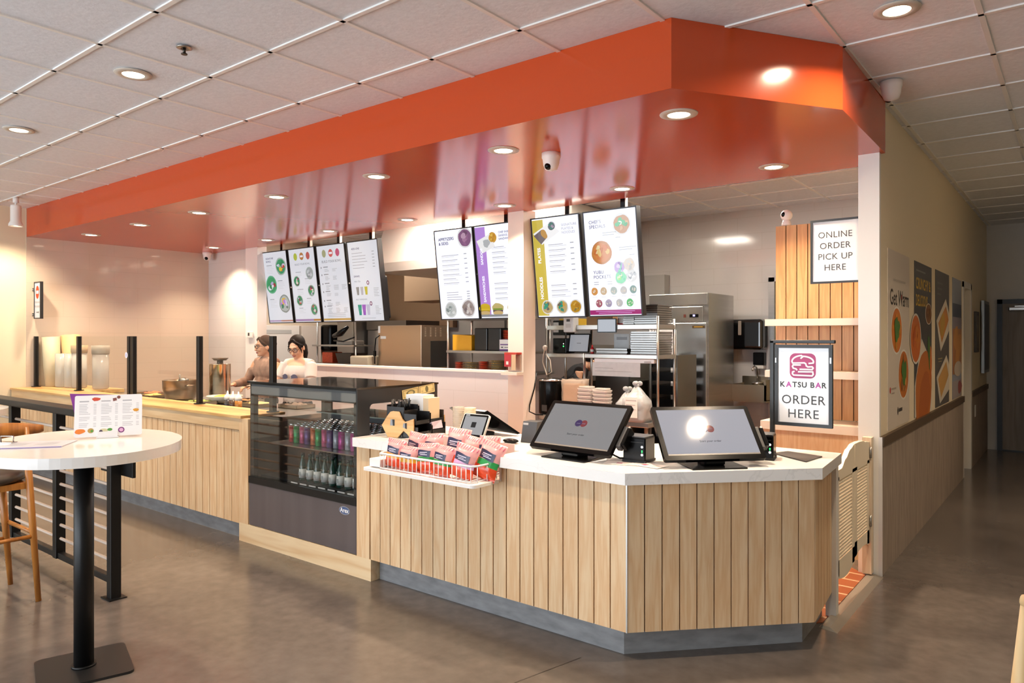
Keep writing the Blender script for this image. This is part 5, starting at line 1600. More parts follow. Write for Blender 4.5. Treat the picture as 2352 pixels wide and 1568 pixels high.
# tall steel fridge
t = thing('steel_fridge', 'tall stainless kitchen fridge with papers taped to its door', 'fridge', (-3.55, 7.9, 0))
SF = mat('fridge_steel', 'c3c1bd', .26, 1.0, var=.05, scale=3, stretch=(.3, .3, 14))
part(MB().use(SF).box(-3.90, 7.52, .06, -3.19, 8.24, 2.03), 'body', t)
part(MB().use(SF).rbox(-3.895, 7.48, .12, -3.20, 7.52, 1.705, .006), 'door', t)
b = MB().use(SF).rbox(-3.895, 7.495, 1.90, -3.195, 7.52, 2.03, .004).rbox(-3.895, 7.497, 1.72, -3.25, 7.52, 1.885, .004)
part(b, 'top_panel', t)
part(MB().use(PLB).box(-3.40, 7.492, 1.765, -3.30, 7.498, 1.80).use(emit('fridge_digits', 'b9b0ff', 2.0)).box(-3.36, 7.490, 1.775, -3.335, 7.4925, 1.795).use(mat('red_switch', '5a2a22', .4)).box(-3.47, 7.492, 1.765, -3.445, 7.498, 1.80), 'control', t)
part(MB().use(mat('badge_gold', '4a3a1a', .4)).box(-3.36, 7.476, 1.645, -3.215, 7.481, 1.675).use(mat('badge_gold_letters', 'c9a24a', .4, .5)).box(-3.34, 7.4745, 1.655, -3.24, 7.4765, 1.665), 'badge', t)
part(MB().use(DSTEEL).cyl((-3.80, 7.55, 0), (-3.80, 7.55, .07), .025).cyl((-3.26, 7.55, 0), (-3.26, 7.55, .07), .025), 'feet', t)
for i, (x0, x1, z0, z1, lab) in enumerate(((-3.78, -3.55, 1.30, 1.63, 'white checklist taped on the steel fridge door at eye height'), (-3.70, -3.52, 1.02, 1.27, 'white notice taped lower on the steel fridge door'), (-3.88, -3.80, 1.56, 1.66, 'paper slip marked 23 on the steel fridge door'))):
    b = MB().use(mat('paper_white', 'e4e2e0', .7)).box(x0, 7.476, z0, x1, 7.479, z1)
    if i == 2:
        b.T = frame(((x0 + x1) / 2, 7.4755, (z0 + z1) / 2), (1, 0, 0), (0, 0, 1)); b.use(INK).text('23', 0, 0, .07, 0, 'CENTER'); b.T = Matrix()
    else:
        b.use(mat('paper_grey_block', 'b3b0b0', .7))
        for k in range(6):
            b.box(x0 + .02, 7.475, z1 - .04 - k * .035, x1 - .04, 7.476, z1 - .034 - k * .035)
    tag(b.build('notice'), lab, 'paper')
# hand wash corner
t = thing('hand_sink', 'stainless hand wash sink with a curved tap on the back wall', 'sink', (-3.03, 8.4, .9))
SK = mat('sink_steel', 'a89c86', .3, 1.0)
part(MB().use(SK).box(-3.22, 8.20, .82, -2.80, 8.22, 1.0).box(-3.22, 8.22, .80, -2.80, 8.62, .83).box(-3.22, 8.2, .82, -3.20, 8.64, 1.0).box(-2.82, 8.2, .82, -2.80, 8.64, 1.06).box(-3.22, 8.6, .82, -2.80, 8.64, 1.08), 'basin', t)
c = MB().use(mat('tap_chrome', 'd9d9d8', .12, 1.0)).tube([(-3.02, 8.55, 1.0), (-3.02, 8.55, 1.16), (-3.025, 8.53, 1.195), (-3.03, 8.48, 1.205), (-3.035, 8.44, 1.18), (-3.035, 8.43, 1.15)], .010).ell((-3.02, 8.52, 1.0), (.06, .04, .025))
part(c, 'tap', t)
t = thing('towel_dispenser', 'large black paper towel dispenser on the back wall', 'towel dispenser', (-3.1, 8.6, 1.57))
part(MB().use(mat('glossy_black', '0c0c0d', .12, coat=.5)).rbox(-3.32, 8.42, 1.40, -2.92, 8.65, 1.76, .04, 4), 'body', t)
part(MB().use(mat('smoke_window', '9a938a', .2)).rbox(-3.205, 8.412, 1.57, -3.165, 8.43, 1.74, .008), 'window', t)
t = thing('soap_dispenser', 'black and white soap dispenser below the towel dispenser', 'soap dispenser', (-3.0, 8.6, 1.26))
part(MB().use(PLB).rbox(-3.075, 8.55, 1.215, -2.945, 8.65, 1.365, .01), 'body', t)
part(MB().use(WTRIM).rbox(-3.07, 8.555, 1.17, -2.95, 8.65, 1.213, .01), 'drip_tray', t)
t = thing('back_door', 'steel framed back door opening partly hidden behind the pickup shelf', 'door', (-2.75, 8.62, 0)); t['kind'] = 'structure'
part(MB().use(STEEL).box(-2.90, 8.58, 0, -2.83, 8.66, 2.25).box(-2.90, 8.58, 2.20, -1.9, 8.66, 2.27), 'frame', t)
part(MB().use(mat('back_door_leaf', 'a79f84', .5)).box(-2.83, 8.62, 0, -1.95, 8.655, 2.20).use(PLB).box(-2.79, 8.61, 0, -2.775, 8.62, 2.1), 'door_leaf', t)
# extractor hood and steel wall on the left
HS = mat('hood_steel', 'd9d4ca', .42, .45)
t = thing('extractor_hood', 'large stainless extractor hood above the cook line', 'extractor hood', (-5.8, 6.6, 2.4))
b = MB().use(HS)
b.T = frame((-7.05, 0, 0), (0, 1, 0), (0, 0, 1))
b.prism([(6.10, 2.36), (6.10, 2.47), (6.35, 3.07), (7.6, 3.07), (7.6, 2.36)], 0, 2.55)
part(b, 'canopy', t)
part(MB().use(mat('hood_lower', 'b39a80', .4, .5)).rbox(-7.75, 7.30, 2.06, -5.2, 7.9, 2.52, .01), 'duct_box', t)
part(MB().use(HS).box(-7.05, 6.098, 2.36, -4.5, 6.102, 2.365), 'drip_edge', t)
b = MB().use(mat('steel_wall', 'b9b6b0', .4, .4)).box(-9.0, 8.5, .9, -4.2, 8.64, 2.35); struct(b.build('wall_back_steel'))
b = MB().use(mat('kitchen_brown_panel', '8b6f55', .45)).box(-9.9, 8.40, 1.7, -7.8, 8.5, 3.07); struct(b.build('wall_back_panel'))
t = thing('upright_cooler', 'steel upright cooler behind the women at the prep counter', 'cooler', (-8.7, 7.7, 0))
part(MB().use(mat('cooler_steel', '8d8882', .35, .9)).rbox(-9.35, 7.35, 0, -8.95, 7.9, 2.2, .02), 'post_panel', t)
part(MB().use(STEEL).rbox(-8.9, 7.6, 0, -8.0, 8.3, 1.66, .01), 'body', t)
part(MB().use(mat('cooler_top', '5d554d', .4, .6)).box(-8.9, 7.58, 1.66, -8.0, 8.3, 1.80), 'top_vent', t)
# conveyor oven
t = thing('countertop_oven', 'tan steel countertop oven with vent slots and a trailing cord', 'oven', (-6.77, 6.5, 1.15))
OV = mat('oven_steel', 'b9a58e', .3, .85)  # even tan steel tone over the whole casing
part(MB().use(OV).rbox(-7.17, 6.30, 1.14, -6.38, 6.80, 1.695, .006), 'body', t)
b = MB().use(mat('vent_cream', 'f3e6cc', .4))  # plain cream slots, paler than the oven casing
for c in range(4):
    for r in range(5):
        b.box(-6.381, 6.36 + c * .09, 1.655 - r * .024, -6.3785, 6.385 + c * .09, 1.663 - r * .024)
part(b, 'vent_slots', t)
part(MB().use(mat('oven_window', '3a3a38', .15)).box(-6.38, 6.46, 1.17, -6.377, 6.78, 1.50), 'window', t)
part(MB().use(PLB).tube([(-7.12, 6.28, 1.57), (-7.17, 6.26, 1.53), (-7.19, 6.26, 1.40), (-7.19, 6.26, 1.20)], .008).rbox(-7.205, 6.245, 1.30, -7.175, 6.275, 1.37, .004), 'cord', t)
part(MB().use(WHITE).box(-7.12, 6.295, 1.525, -7.02, 6.30, 1.56).box(-7.165, 6.295, 1.60, -7.13, 6.30, 1.69), 'label_sticker', t)
o = MB().use(STEEL).box(-7.3, 6.2, .85, -6.2, 6.85, .90).cyl((-7.2, 6.25, 0), (-7.2, 6.25, .85), .02).cyl((-6.3, 6.25, 0), (-6.3, 6.25, .85), .02).cyl((-7.2, 6.8, 0), (-7.2, 6.8, .85), .02).cyl((-6.3, 6.8, 0), (-6.3, 6.8, .85), .02).box(-7.2, 6.3, .9, -6.35, 6.8, 1.139).build('oven_stand'); tag(o, 'steel stand under the countertop oven', 'stand')
o = MB().use(mat('cream_tub', 'e0d2b4', .5)).rbox(-7.62, 6.2, 1.05, -7.25, 6.5, 1.30, .02).build('plastic_tub'); tag(o, 'cream plastic tub left of the countertop oven behind the low wall', 'tub')
# dish rack on the right of the oven
t = thing('dish_shelf', 'steel wire shelf with yellow box, black bins and plates beside the oven', 'shelf', (-5.1, 5.95, 0))
for x, y in ((-5.55, 5.90), (-5.55, 6.30), (-4.45, 6.30), (-5.05, 6.30)):
    part(MB().use(STEEL).cyl((x, y, 0), (x, y, 2.0), .014, n=10), 'post', t)
part(MB().use(STEEL).box(-5.56, 5.88, 1.375, -4.40, 6.32, 1.40), 'shelf_board', t)
part(MB().use(STEEL).box(-5.56, 5.88, 1.155, -4.40, 6.32, 1.18), 'shelf_board', t)
part(MB().use(STEEL).box(-5.56, 5.88, 1.735, -4.40, 6.32, 1.76), 'shelf_board', t)
o = MB().use(mat('yellow_carton', 'd9a016', .55)).add([(-5.50, 5.92, 1.401), (-5.22, 5.92, 1.401), (-5.22, 6.2, 1.401), (-5.50, 6.2, 1.401), (-5.50, 5.92, 1.575), (-5.22, 5.92, 1.565), (-5.20, 6.2, 1.57), (-5.48, 6.2, 1.575)],
    [(0, 3, 2, 1), (4, 5, 6, 7), (0, 1, 5, 4), (1, 2, 6, 5), (2, 3, 7, 6), (3, 0, 4, 7)]).build('yellow_carton'); tag(o, 'yellow carton on the shelf beside the oven', 'carton')
BK = mat('bin_plain_black', '111112', .35)
for i, x in enumerate((-5.18, -4.99)):
    o = MB().use(BK).rbox(x, 5.92, 1.401, x + .18, 6.25, 1.645, .01).build('storage_bin'); tag(o, ('black storage bin next to the yellow carton', 'black storage bin right of its twin next to the yellow carton')[i], 'bin', 'black bins on the dish shelf')
def plates(x, y, z, r, n, m1, m2, label, dz=.013):
    b = MB()
    for k in range(n):
        b.use(m1 if k % 2 else m2).lathe([(r * .5, k * dz), (r, k * dz + .009), (r, k * dz + .011), (r * .5, k * dz + .006)], 20)
    o = b.build('plate_stack'); o.location = (x, y, z); tag(o, label, 'plates', 'stacked plates on the dish shelf')
OR1, OR2 = mat('orange_plate', 'd8481c', .35), mat('orange_plate_dark', 'b5391a', .35)
GP1, GP2 = mat('metal_plate', '8d867a', .25, .9), mat('gold_rim', 'c9a75a', .25, .9)
plates(-4.74, 5.98, 1.401, .07, 17, OR1, OR2, 'tall orange plate stack on the middle shelf beside the black bins')
plates(-5.44, 5.98, 1.181, .06, 7, OR1, OR2, 'leftmost orange plate stack on the lower dish shelf')
plates(-5.26, 6.0, 1.181, .125, 7, GP1, GP2, 'left stack of metal plates on the lower dish shelf')
plates(-5.07, 5.97, 1.181, .07, 8, OR1, OR2, 'orange plate stack between the two metal stacks')
plates(-4.90, 6.0, 1.181, .125, 9, GP1, GP2, 'right stack of metal plates on the lower dish shelf')
plates(-4.70, 5.98, 1.181, .07, 8, OR1, OR2, 'rightmost orange plate stack on the lower dish shelf')
# on the low wall by the column
t = thing('donation_box', 'small clear and red donation box on the low wall by the white column', 'box', (-4.235, 5.40, 1.218))
b = MB().use(glass('box_acrylic', (.95, .93, .93), .6)).rbox(-.075, -.05, 0, .075, .05, .185, .008); b.build('acrylic_box', t); MB().use(mat('donation_back', 'e3cdb8', .5)).box(-.068, .02, .01, .068, .03, .16).build('back_card', t)
b = MB().use(mat('donation_red', 'b8343e', .4)).box(-.068, -.0515, .05, .012, -.050, .165).use(WTRIM).box(-.045, -.0525, .07, -.018, -.0515, .10).use(mat('donation_cream', 'd9bf9a', .5)).box(.018, -.0515, .02, .068, -.050, .165).use(mat('donation_cap', 'c9432e', .4)).box(-.07, -.05, .165, .07, .045, .184); b.build('printed_card', t)
o = MB().use(PEACH).box(-4.33, 5.33, 1.19, -4.14, 5.44, 1.217).build('column_ledge'); struct(o)
t = thing('promo_display', 'small promo card display on the dish shelf edge by the white column', 'display card', (-4.73, 5.90, 1.401))
MB().use(mat('display_edge', '3d2f5a', .4)).rbox(-.085, 0, 0, .10, .03, .125, .004).build('holder', t)
b = MB().use(WTRIM); b.T = frame((0, -.001, 0), (1, 0, 0), (0, 0, 1)); b.quad(-.08, .02, .095, .12, 0).use(mat('promo_violet', '6d4a8a', .5)).quad(-.07, .062, .08, .074, .0005).quad(-.08, .004, .095, .02, .0002).use(INK).quad(-.06, .034, -.03, .045, .0005).quad(-.015, .036, .05, .042, .0005); b.build('card', t)
# left wall equipment seen past the women
for i, (y0, y1, m, lab) in enumerate(((6.05, 6.98, 'e7e3df', 'white electrical cabinet on the kitchen wall left of the dark-haired woman'), (7.02, 7.40, 'd9cfc6', 'white wall cabinet beside the electrical cabinet'))):
    b = MB().use(mat('cabinet_white_%d' % i, m, .5)).rbox(-9.91, y0, .95, -9.82, y1, 1.73, .006)
    t = thing('wall_cabinet', lab, 'cabinet', (-9.86, y0, 1.3))
    part(b, 'body', t)
    if i == 0:
        part(MB().use(LGREY).box(-9.822, y0 + .25, 1.60, -9.815, y1 - .15, 1.66), 'label_plate', t)
        part(MB().use(PLB).box(-9.82, y1 - .08, 1.48, -9.80, y1 - .04, 1.58), 'latch', t)
t = thing('wall_dispenser', 'black wall dispenser above the dark-haired woman', 'dispenser', (-9.7, 7.75, 1.55))
part(MB().use(PLB).rbox(-9.91, 7.42, 1.32, -9.62, 8.0, 1.75, .06, 3), 'body', t)
t = thing('kitchen_rack', 'steel wire rack with mixed tubs behind the dark-haired woman', 'rack', (-8.1, 6.4, 0))
for x in (-8.45, -7.62):
    part(MB().use(STEEL).cyl((x, 6.3, 0), (x, 6.3, 1.78), .014), 'post', t)
part(MB().use(STEEL).box(-8.5, 6.25, 1.42, -7.6, 6.6, 1.44), 'shelf_board', t)
part(MB().use(STEEL).box(-8.5, 6.25, 1.17, -7.6, 6.6, 1.19), 'shelf_board', t)
o = MB().use(mat('basket_grey', '8d857c', .6)).rbox(-8.0, 6.28, 1.441, -7.68, 6.5, 1.50, .01).build('tray'); tag(o, 'grey tray on the upper board of the wire rack', 'tray')
o = MB().use(mat('red_tin', 'b5441f', .45, var=.3, scale=60)).rbox(-8.30, 6.27, 1.19, -8.08, 6.45, 1.34, .01).build('red_carton'); tag(o, 'red patterned carton on the wire rack behind the dark-haired woman', 'carton')
o = MB().use(mat('dark_pan', '3a3128', .4)).add([(-7.96, 6.28, 1.191), (-7.72, 6.28, 1.191), (-7.72, 6.5, 1.191), (-7.96, 6.5, 1.191), (-8.0, 6.26, 1.33), (-7.66, 6.26, 1.33), (-7.66, 6.54, 1.33), (-8.0, 6.54, 1.33)],
    [(0, 3, 2, 1), (4, 5, 6, 7), (0, 1, 5, 4), (1, 2, 6, 5), (2, 3, 7, 6), (3, 0, 4, 7)]).build('dark_pan'); tag(o, 'dark metal pan on the wire rack', 'pan')
o = MB().use(PLB).tube([(-7.95, 6.2, 1.56), (-7.8, 6.2, 1.60), (-7.66, 6.2, 1.68)], [.03, .045, .02], 10).tube([(-7.95, 6.2, 1.50), (-7.75, 6.2, 1.49), (-7.62, 6.3, 1.55)], .01); o = part(o, 'monitor_arm', [x for x in COL.objects if x.name == 'kitchen_rack'][0], 'black monitor arm')
# thermostat on the first column
t = thing('thermostat', 'small white thermostat on the narrow white column', 'thermostat', (-8.76, 5.455, 1.58))
MB().use(CW).rbox(-.065, -.018, -.045, .065, .0, .045, .006).build('case', t)
MB().use(DGREY).box(-.035, -.0195, -.015, .0, -.018, .025).build('display', t)
# ------------------------------------------------------------------ on the prep counter
WT = .906
def tall(x, y, z, r, h, m, name, label, cat, cap=None, n=20, grp=None):
    t = thing(name, label, cat, (x, y, z), 0, grp)
    MB().use(m).lathe([(r * .82, 0), (r, .01), (r, h)], n).build('body', t)
    if cap:
        MB().use(cap[0]).lathe([(r * 1.05, h), (r * 1.08, h + .01), (r * 1.12, h + cap[1]), (0, h + cap[1])], n).build('lid', t)
    return t
CYL = mat('clear_cylinder', 'd6d2cb', .12, alpha=.6)
GBL = mat('grey_bowl_stack', 'a39a8c', .5)
tall(-9.60, 3.475, .951, .075, .40, CYL, 'bowl_sleeve', 'leftmost clear tube of stacked bowls on the prep counter', 'bowl tube')
tall(-9.43, 3.505, .951, .07, .40, CYL, 'bowl_sleeve', 'second clear tube of stacked bowls on the prep counter', 'bowl tube')
tall(-9.25, 3.53, .951, .08, .41, CYL, 'bowl_sleeve', 'third clear tube of bowls with a tan top on the prep counter', 'bowl tube', (mat('tan_bowls', 'b09878', .5), .09))
tall(-8.87, 3.61, .951, .085, .40, CYL, 'bowl_sleeve', 'rightmost clear tube of stacked bowls with grey bowls on top', 'bowl tube', (GBL, .10))
b = MB().use(mat('stacked_lids', 'd9c9a9', .5))
b.tube([(-9.79, 3.445, .951), (-9.80, 3.435, 1.2), (-9.81, 3.425, 1.55)], [.08, .09, .095], 16)
tag(b.build('lid_stack'), 'leftmost leaning stack of pale bowls against the left wall', 'bowl stack')
b = MB().use(mat('stacked_kraft', 'd9b883', .55))
b.tube([(-9.70, 3.65, .951), (-9.74, 3.64, 1.2), (-9.78, 3.63, 1.57)], [.09, .10, .105], 16)
tag(b.build('lid_stack'), 'leaning stack of kraft bowls behind the clear tubes', 'bowl stack')
t = thing('soup_pot', 'steel soup pot with two handles and a ladle on the prep counter', 'pot', (-7.25, 3.72, WT))
PT = mat('pot_steel', 'a8927a', .28, 1.0)
MB().use(PT).lathe([(.12, 0), (.145, .02), (.17, .12), (.172, .20), (.178, .205), (.165, .20), (.15, .05), (.0, .04)], 28).build('body', t)
for sx in (-1, 1):
    MB().use(PT).tube([(sx * .172, -.04, .15), (sx * .215, -.03, .155), (sx * .215, .03, .155), (sx * .172, .04, .15)], .007).build('handle', t)
MB().use(DSTEEL).cyl((.0, .0, .1), (-.02, .0, .26), .008).ell((.06, 0, .20), (.06, .05, .03)).build('ladle', t)
t = thing('steel_canister', 'tall shiny steel canister with a dark lid on the prep counter', 'canister', (-7.02, 4.02, WT))
MB().use(mat('canister_steel', 'cfc3ae', .16, 1.0)).lathe([(.10, 0), (.105, .005), (.105, .36), (.108, .365)], 28).build('body', t)
MB().use(mat('canister_lid', '5a4432', .35)).lathe([(.06, .40), (.085, .425), (.0, .428)], 20).cyl((0, 0, .36), (0, 0, .40), .03).build('lid', t)
CH = mat('food_tray_steel', 'b3aa9c', .3, 1.0)
foods = ['c9643a', 'e0b060', 'd9d2b8', '8a9a4a', 'b97a4a', 'e3c88a', '6f5a4a']
spots = [(-8.05, 3.80), (-7.72, 3.66), (-7.55, 3.95), (-6.62, 3.58), (-6.40, 3.95), (-5.98, 3.80), (-5.60, 3.95)]
for i, (x, y) in enumerate(spots):
    t = thing('food_pan', '%s shallow steel food pan from the left on the prep counter' % ORD[i], 'food pan', (x, y, WT), 0, 'food pans on the prep counter')
    MB().use(CH).box(-.14, -.1, 0, .14, .1, .004).box(-.14, -.1, 0, -.136, .1, .035).box(.136, -.1, 0, .14, .1, .035).box(-.14, -.1, 0, .14, -.096, .035).box(-.14, .096, 0, .14, .1, .035).build('pan', t)
    b = MB().use(mat('food_' + foods[i], foods[i], .7, var=.25, scale=30))
    q = random.Random(i)
    for k in range(14):
        b.ell((q.uniform(-.1, .1), q.uniform(-.07, .07), .02), (.035, .028, q.uniform(.014, .026)), 8, 6)
    b.build('food', t)
t = thing('serving_dish', 'pale dish heaped with orange food next to the steel canister', 'dish', (-6.55, 3.80, WT + .04))
MB().use(mat('dish_pale', 'd9cbb8', .4)).lathe([(.06, -.04), (.10, -.03), (.17, .03), (.165, .034), (.09, -.02), (0, -.022)], 24).build('dish', t)
MB().use(mat('orange_food', 'e0963a', .6, var=.2, scale=30)).ell((0, 0, .015), (.11, .11, .03)).build('food', t)
def squeeze(x, col, label):
    t = thing('squeeze_bottle', label, 'sauce bottle', (x, 3.56, WT), 0, 'squeeze bottles on the prep counter')
    MB().use(mat('sauce_' + col, col, .25)).lathe([(.028, 0), (.031, .005), (.031, .075)], 16).build('sauce', t)
    MB().use(mat('squeeze_white', 'ece8e2', .35)).lathe([(.031, .075), (.031, .10), (.024, .115), (.010, .125), (.005, .155), (0, .156)], 16).build('cap', t)
squeeze(-6.09, '2f2f36', 'squeeze bottle of dark sauce, farthest from the display fridge')
squeeze(-6.0, '4a2f22', 'squeeze bottle of brown sauce between the dark one and the orange one')
squeeze(-5.91, 'b5742a', 'squeeze bottle of orange sauce nearest the display fridge')
# ------------------------------------------------------------------ the people behind the counter
def fused(mb, name, parent, m, voxel=.006, smooth=6):
    """weld overlapping volumes into one continuous skin"""
    mb.use(m)
    mb.mi = [0] * len(mb.f); mb.mats = [m]
    tmp = mb.build('tmp')
    r = tmp.modifiers.new('r', 'REMESH'); r.mode = 'VOXEL'; r.voxel_size = voxel; r.use_smooth_shade = True
    s = tmp.modifiers.new('s', 'SMOOTH'); s.iterations = smooth; s.factor = .5
    bpy.context.view_layer.update()
    me = bpy.data.meshes.new_from_object(tmp.evaluated_get(bpy.context.evaluated_depsgraph_get()))
    me.name = name
    me.materials.clear(); me.materials.append(m)
    for p in me.polygons:
        p.use_smooth = True
    bpy.data.objects.remove(tmp)
    o = bpy.data.objects.new(name, me)
    COL.objects.link(o)
    o.parent = parent
    return o
def hand(b, wrist, d, n, curl=.5, thumb=1):
    """palm, four bent fingers of unequal length, thumb from the side"""
    d = Vector(d).normalized(); n = Vector(n); n = (n - d * n.dot(d)).normalized(); s = d.cross(n)
    w = Vector(wrist)
    R3 = Matrix((s, d, n)).transposed()
    b.ell(w + d * .045, (.038, .05, .016), 14, 10, R3)
    for i, L in enumerate((.066, .074, .070, .055)):
        p = w + d * .085 + s * (-.027 + i * .018)
        a1, a2 = curl * .6, curl * 1.5
        q = p + (d * math.cos(a1) - n * math.sin(a1)) * L * .5
        e = q + (d * math.cos(a2) - n * math.sin(a2)) * L * .5
        b.tube([p - d * .02, p, q, e], [.009, .0088, .008, .0065], 8).ell(e, .0066, 8, 6)
    p = w + d * .03 + s * (.03 * thumb)
    q = p + (d * .6 + s * (.75 * thumb) - n * .25) * .035
    e = q + (d * .9 + s * (.2 * thumb) - n * .5).normalized() * .03
    b.tube([p - s * .015 * thumb, p, q, e], [.011, .0105, .0095, .0075], 8).ell(e, .0075, 8, 6)
SKIN = mat('skin', 'd9a583', .5)
SKIN2 = mat('skin_light', 'e0b394', .5)
EYEW, EYED = mat('eye_white', 'e9e4de', .3), mat('eye_dark', '1d1512', .25)
LIP = mat('lips', 'b0645a', .45)
GLF = mat('glasses_frame', '171314', .3)
def person(loc, rz, label, skin, hairm, top, head_yaw, head_pitch, arms, hair='bun', lean=0.0, glasses=True, H=1.0, pants=None):
    t = thing('person', label, 'person', loc, rz)
    L = Matrix.Translation((0, 0, .95)) @ Matrix.Rotation(lean, 4, 'X') @ Matrix.Translation((0, 0, -.95))
    hc = Vector((0, -.015, 1.445))
    Hm = L @ Matrix.Translation(hc) @ Matrix.Rotation(head_yaw, 4, 'Z') @ Matrix.Rotation(head_pitch, 4, 'X')
    b = MB().use(skin)
    # head
    b.T = Hm
    b.ell((0, .012, .022), (.070, .088, .092), 24, 16).ell((0, -.022, -.03), (.060, .064, .078), 22, 14).ell((0, -.052, -.086), (.030, .030, .024), 14, 10)
    b.ell((0, -.03, -.06), (.052, .05, .05), 16, 12)
    b.ell((0, -.088, -.018), (.011, .017, .026), 12, 8).ell((0, -.098, -.034), (.013, .013, .010), 12, 8)
    b.ell((-.0, -.072, .024), (.048, .018, .014), 14, 8)
    for sx in (-1, 1):
        b.ell((sx * .070, .010, -.014), (.010, .020, .030), 10, 8).ell((sx * .034, -.066, -.034), (.022, .02, .022), 10, 8)
    b.T = L
    # neck and trunk
    b.tube([L.inverted() @ (Hm @ Vector((0, .018, -.05))), (0, .015, 1.33), (0, .025, 1.255)], [.048, .046, .062], 16)
    b.ell((0, .01, 1.17), (.150, .098, .14), 20, 14).ell((0, 0, 1.03), (.122, .088, .14), 20, 14).ell((0, 0, .91), (.150, .105, .12), 20, 14)
    b.tube([(-.155, .015, 1.265), (0, .02, 1.285), (.155, .015, 1.265)], [.045, .055, .045], 14)
    sh = {-1: Vector((-.165, .015, 1.262)), 1: Vector((.165, .015, 1.262))}
    for sx, el, wr, hd, hn, cu in arms:
        b.tube([sh[sx], (sh[sx] + Vector(el)) / 2, el], [.044, .040, .034], 12).ell(el, .034, 12, 8)
        b.tube([el, (Vector(el) * .6 + Vector(wr) * .4), wr], [.034, .033, .023], 12)
        hand(b, wr, hd, hn, cu, -sx)
    b.T = Matrix()
    hip = L @ Vector((0, 0, .9))
    for sx in (-1, 1):
        b.tube([(sx * .08 + hip.x, hip.y, .88), (sx * .088, -.015, .50), (sx * .09, .0, .46), (sx * .092, .02, .09)], [.082, .056, .052, .036], 14)
        b.ell((sx * .095, -.05, .035), (.042, .11, .035), 14, 10)
    fused(b, 'body', t, skin, .0052)
    # face
    b = MB(); b.T = Hm
    for sx in (-1, 1):
        b.use(EYEW).ell((sx * .029, -.0795, .004), (.013, .008, .0065), 12, 8).use(EYED).ell((sx * .029, -.0855, .003), (.006, .004, .006), 10, 8)
        b.use(hairm).tube([(sx * .014, -.088, .023), (sx * .03, -.086, .028), (sx * .046, -.074, .022)], .0026, 6)
    b.use(LIP).tube([(-.021, -.081, -.063), (-.008, -.0885, -.060), (0, -.0885, -.061), (.008, -.0885, -.060), (.021, -.081, -.063)], [.002, .0048, .0045, .0048, .002], 8)
    b.tube([(-.018, -.081, -.066), (0, -.0875, -.069), (.018, -.081, -.066)], [.002, .0052, .002], 8)
    b.build('face_features', t)
    if glasses:
        b = MB().use(GLF); b.T = Hm
        for sx in (-1, 1):
            b.tube([(sx * .031 + .024 * math.cos(a), -.099 + .012 * abs(sx * .031 + .024 * math.cos(a)) / .05, -.001 + .0185 * math.sin(a)) for a in [2 * PI * i / 18 for i in range(18)]], .0030, 6, True)
            b.tube([(sx * .055, -.086, .006), (sx * .072, -.05, .008), (sx * .076, .0, .002)], .002, 6)
        b.tube([(-.008, -.099, .002), (0, -.101, .005), (.008, -.099, .002)], .002, 6)
        b.build('glasses', t)
    # hair
    b = MB(); b.T = Hm
    b.ell((0, .024, .034), (.079, .094, .092), 22, 14).ell((0, .055, -.02), (.070, .055, .075), 18, 12)
    for sx in (-1, 1):
        b.tube([(sx * .004, -.046, .106), (sx * .036, -.060, .080), (sx * .061, -.036, .042), (sx * .073, .005, .01)], [.008, .010, .011, .011], 10)
    if hair == 'pony':
        b.tube([(0, .095, .02), (.012, .105, -.04), (.03, .075, -.11), (.045, .03, -.17)], [.026, .036, .03, .012], 12)
        for sx in (-1, 1):
            b.tube([(sx * .064, -.045, .03), (sx * .071, -.04, -.02), (sx * .066, -.035, -.06)], [.010, .008, .003], 8)
    else:
        b.ell((0, .115, .02), (.035, .03, .035), 14, 10)
    fused(b, 'hair', t, hairm, .0055, 3)
    # clothes
    b = MB(); b.T = L
    b.ell((0, .01, 1.165), (.166, .112, .125), 20, 14).ell((0, 0, 1.03), (.142, .106, .16), 20, 14).ell((0, 0, .90), (.165, .12, .12), 20, 14)
    b.tube([(-.16, .018, 1.262), (-.085, .028, 1.276), (.085, .028, 1.276), (.16, .018, 1.262)], [.056, .054, .054, .056], 14)
    if top[1] == 'long':
        b.ell((0, .012, 1.195), (.162, .114, .138), 20, 14)
    else:
        b.ell((0, .012, 1.20), (.148, .102, .080), 18, 12)
    if top[1] == 'long':
        b.tube([(0, .02, 1.26), (0, .014, 1.335)], [.085, .056], 16)
    for sx, el, wr, hd, hn, cu in arms:
        if top[1] == 'long':
            b.tube([sh[sx] * .93, (sh[sx] + Vector(el)) / 2, el], [.066, .058, .050], 14).ell(el, .050, 12, 8)
            w2 = Vector(el) * .12 + Vector(wr) * .88
            b.tube([el, (Vector(el) + w2) / 2, w2], [.050, .046, .036], 14)
        else:
            m_ = sh[sx] * .35 + Vector(el) * .65
            b.tube([sh[sx] * .95 + Vector((0, 0, .062)), sh[sx], (sh[sx] + m_) / 2, m_], [.040, .058, .060, .061], 14)
    fused(b, 'shirt', t, top[0], .007, 4)
    b = MB()
    b.ell((hip.x, hip.y, .88), (.163, .118, .12), 18, 12)
    for sx in (-1, 1):
        b.tube([(sx * .08 + hip.x, hip.y, .86), (sx * .088, -.012, .48), (sx * .092, .015, .10)], [.092, .072, .060], 14)
    fused(b, 'trousers', t, pants or mat('dark_trousers', '26262b', .8), .009, 4)
    b = MB()
    for sx in (-1, 1):
        b.ell((sx * .095, -.05, .042), (.050, .125, .043), 14, 10)
    fused(b, 'shoes', t, mat('dark_shoes', '1a1a1c', .6), .006, 3)
    return t, Hm, L
def shirt_pattern():
    m = mat('blouse_brown', '9a7c6c', .8, var=.3, scale=26, stretch=(1, 1, .35))
    return m
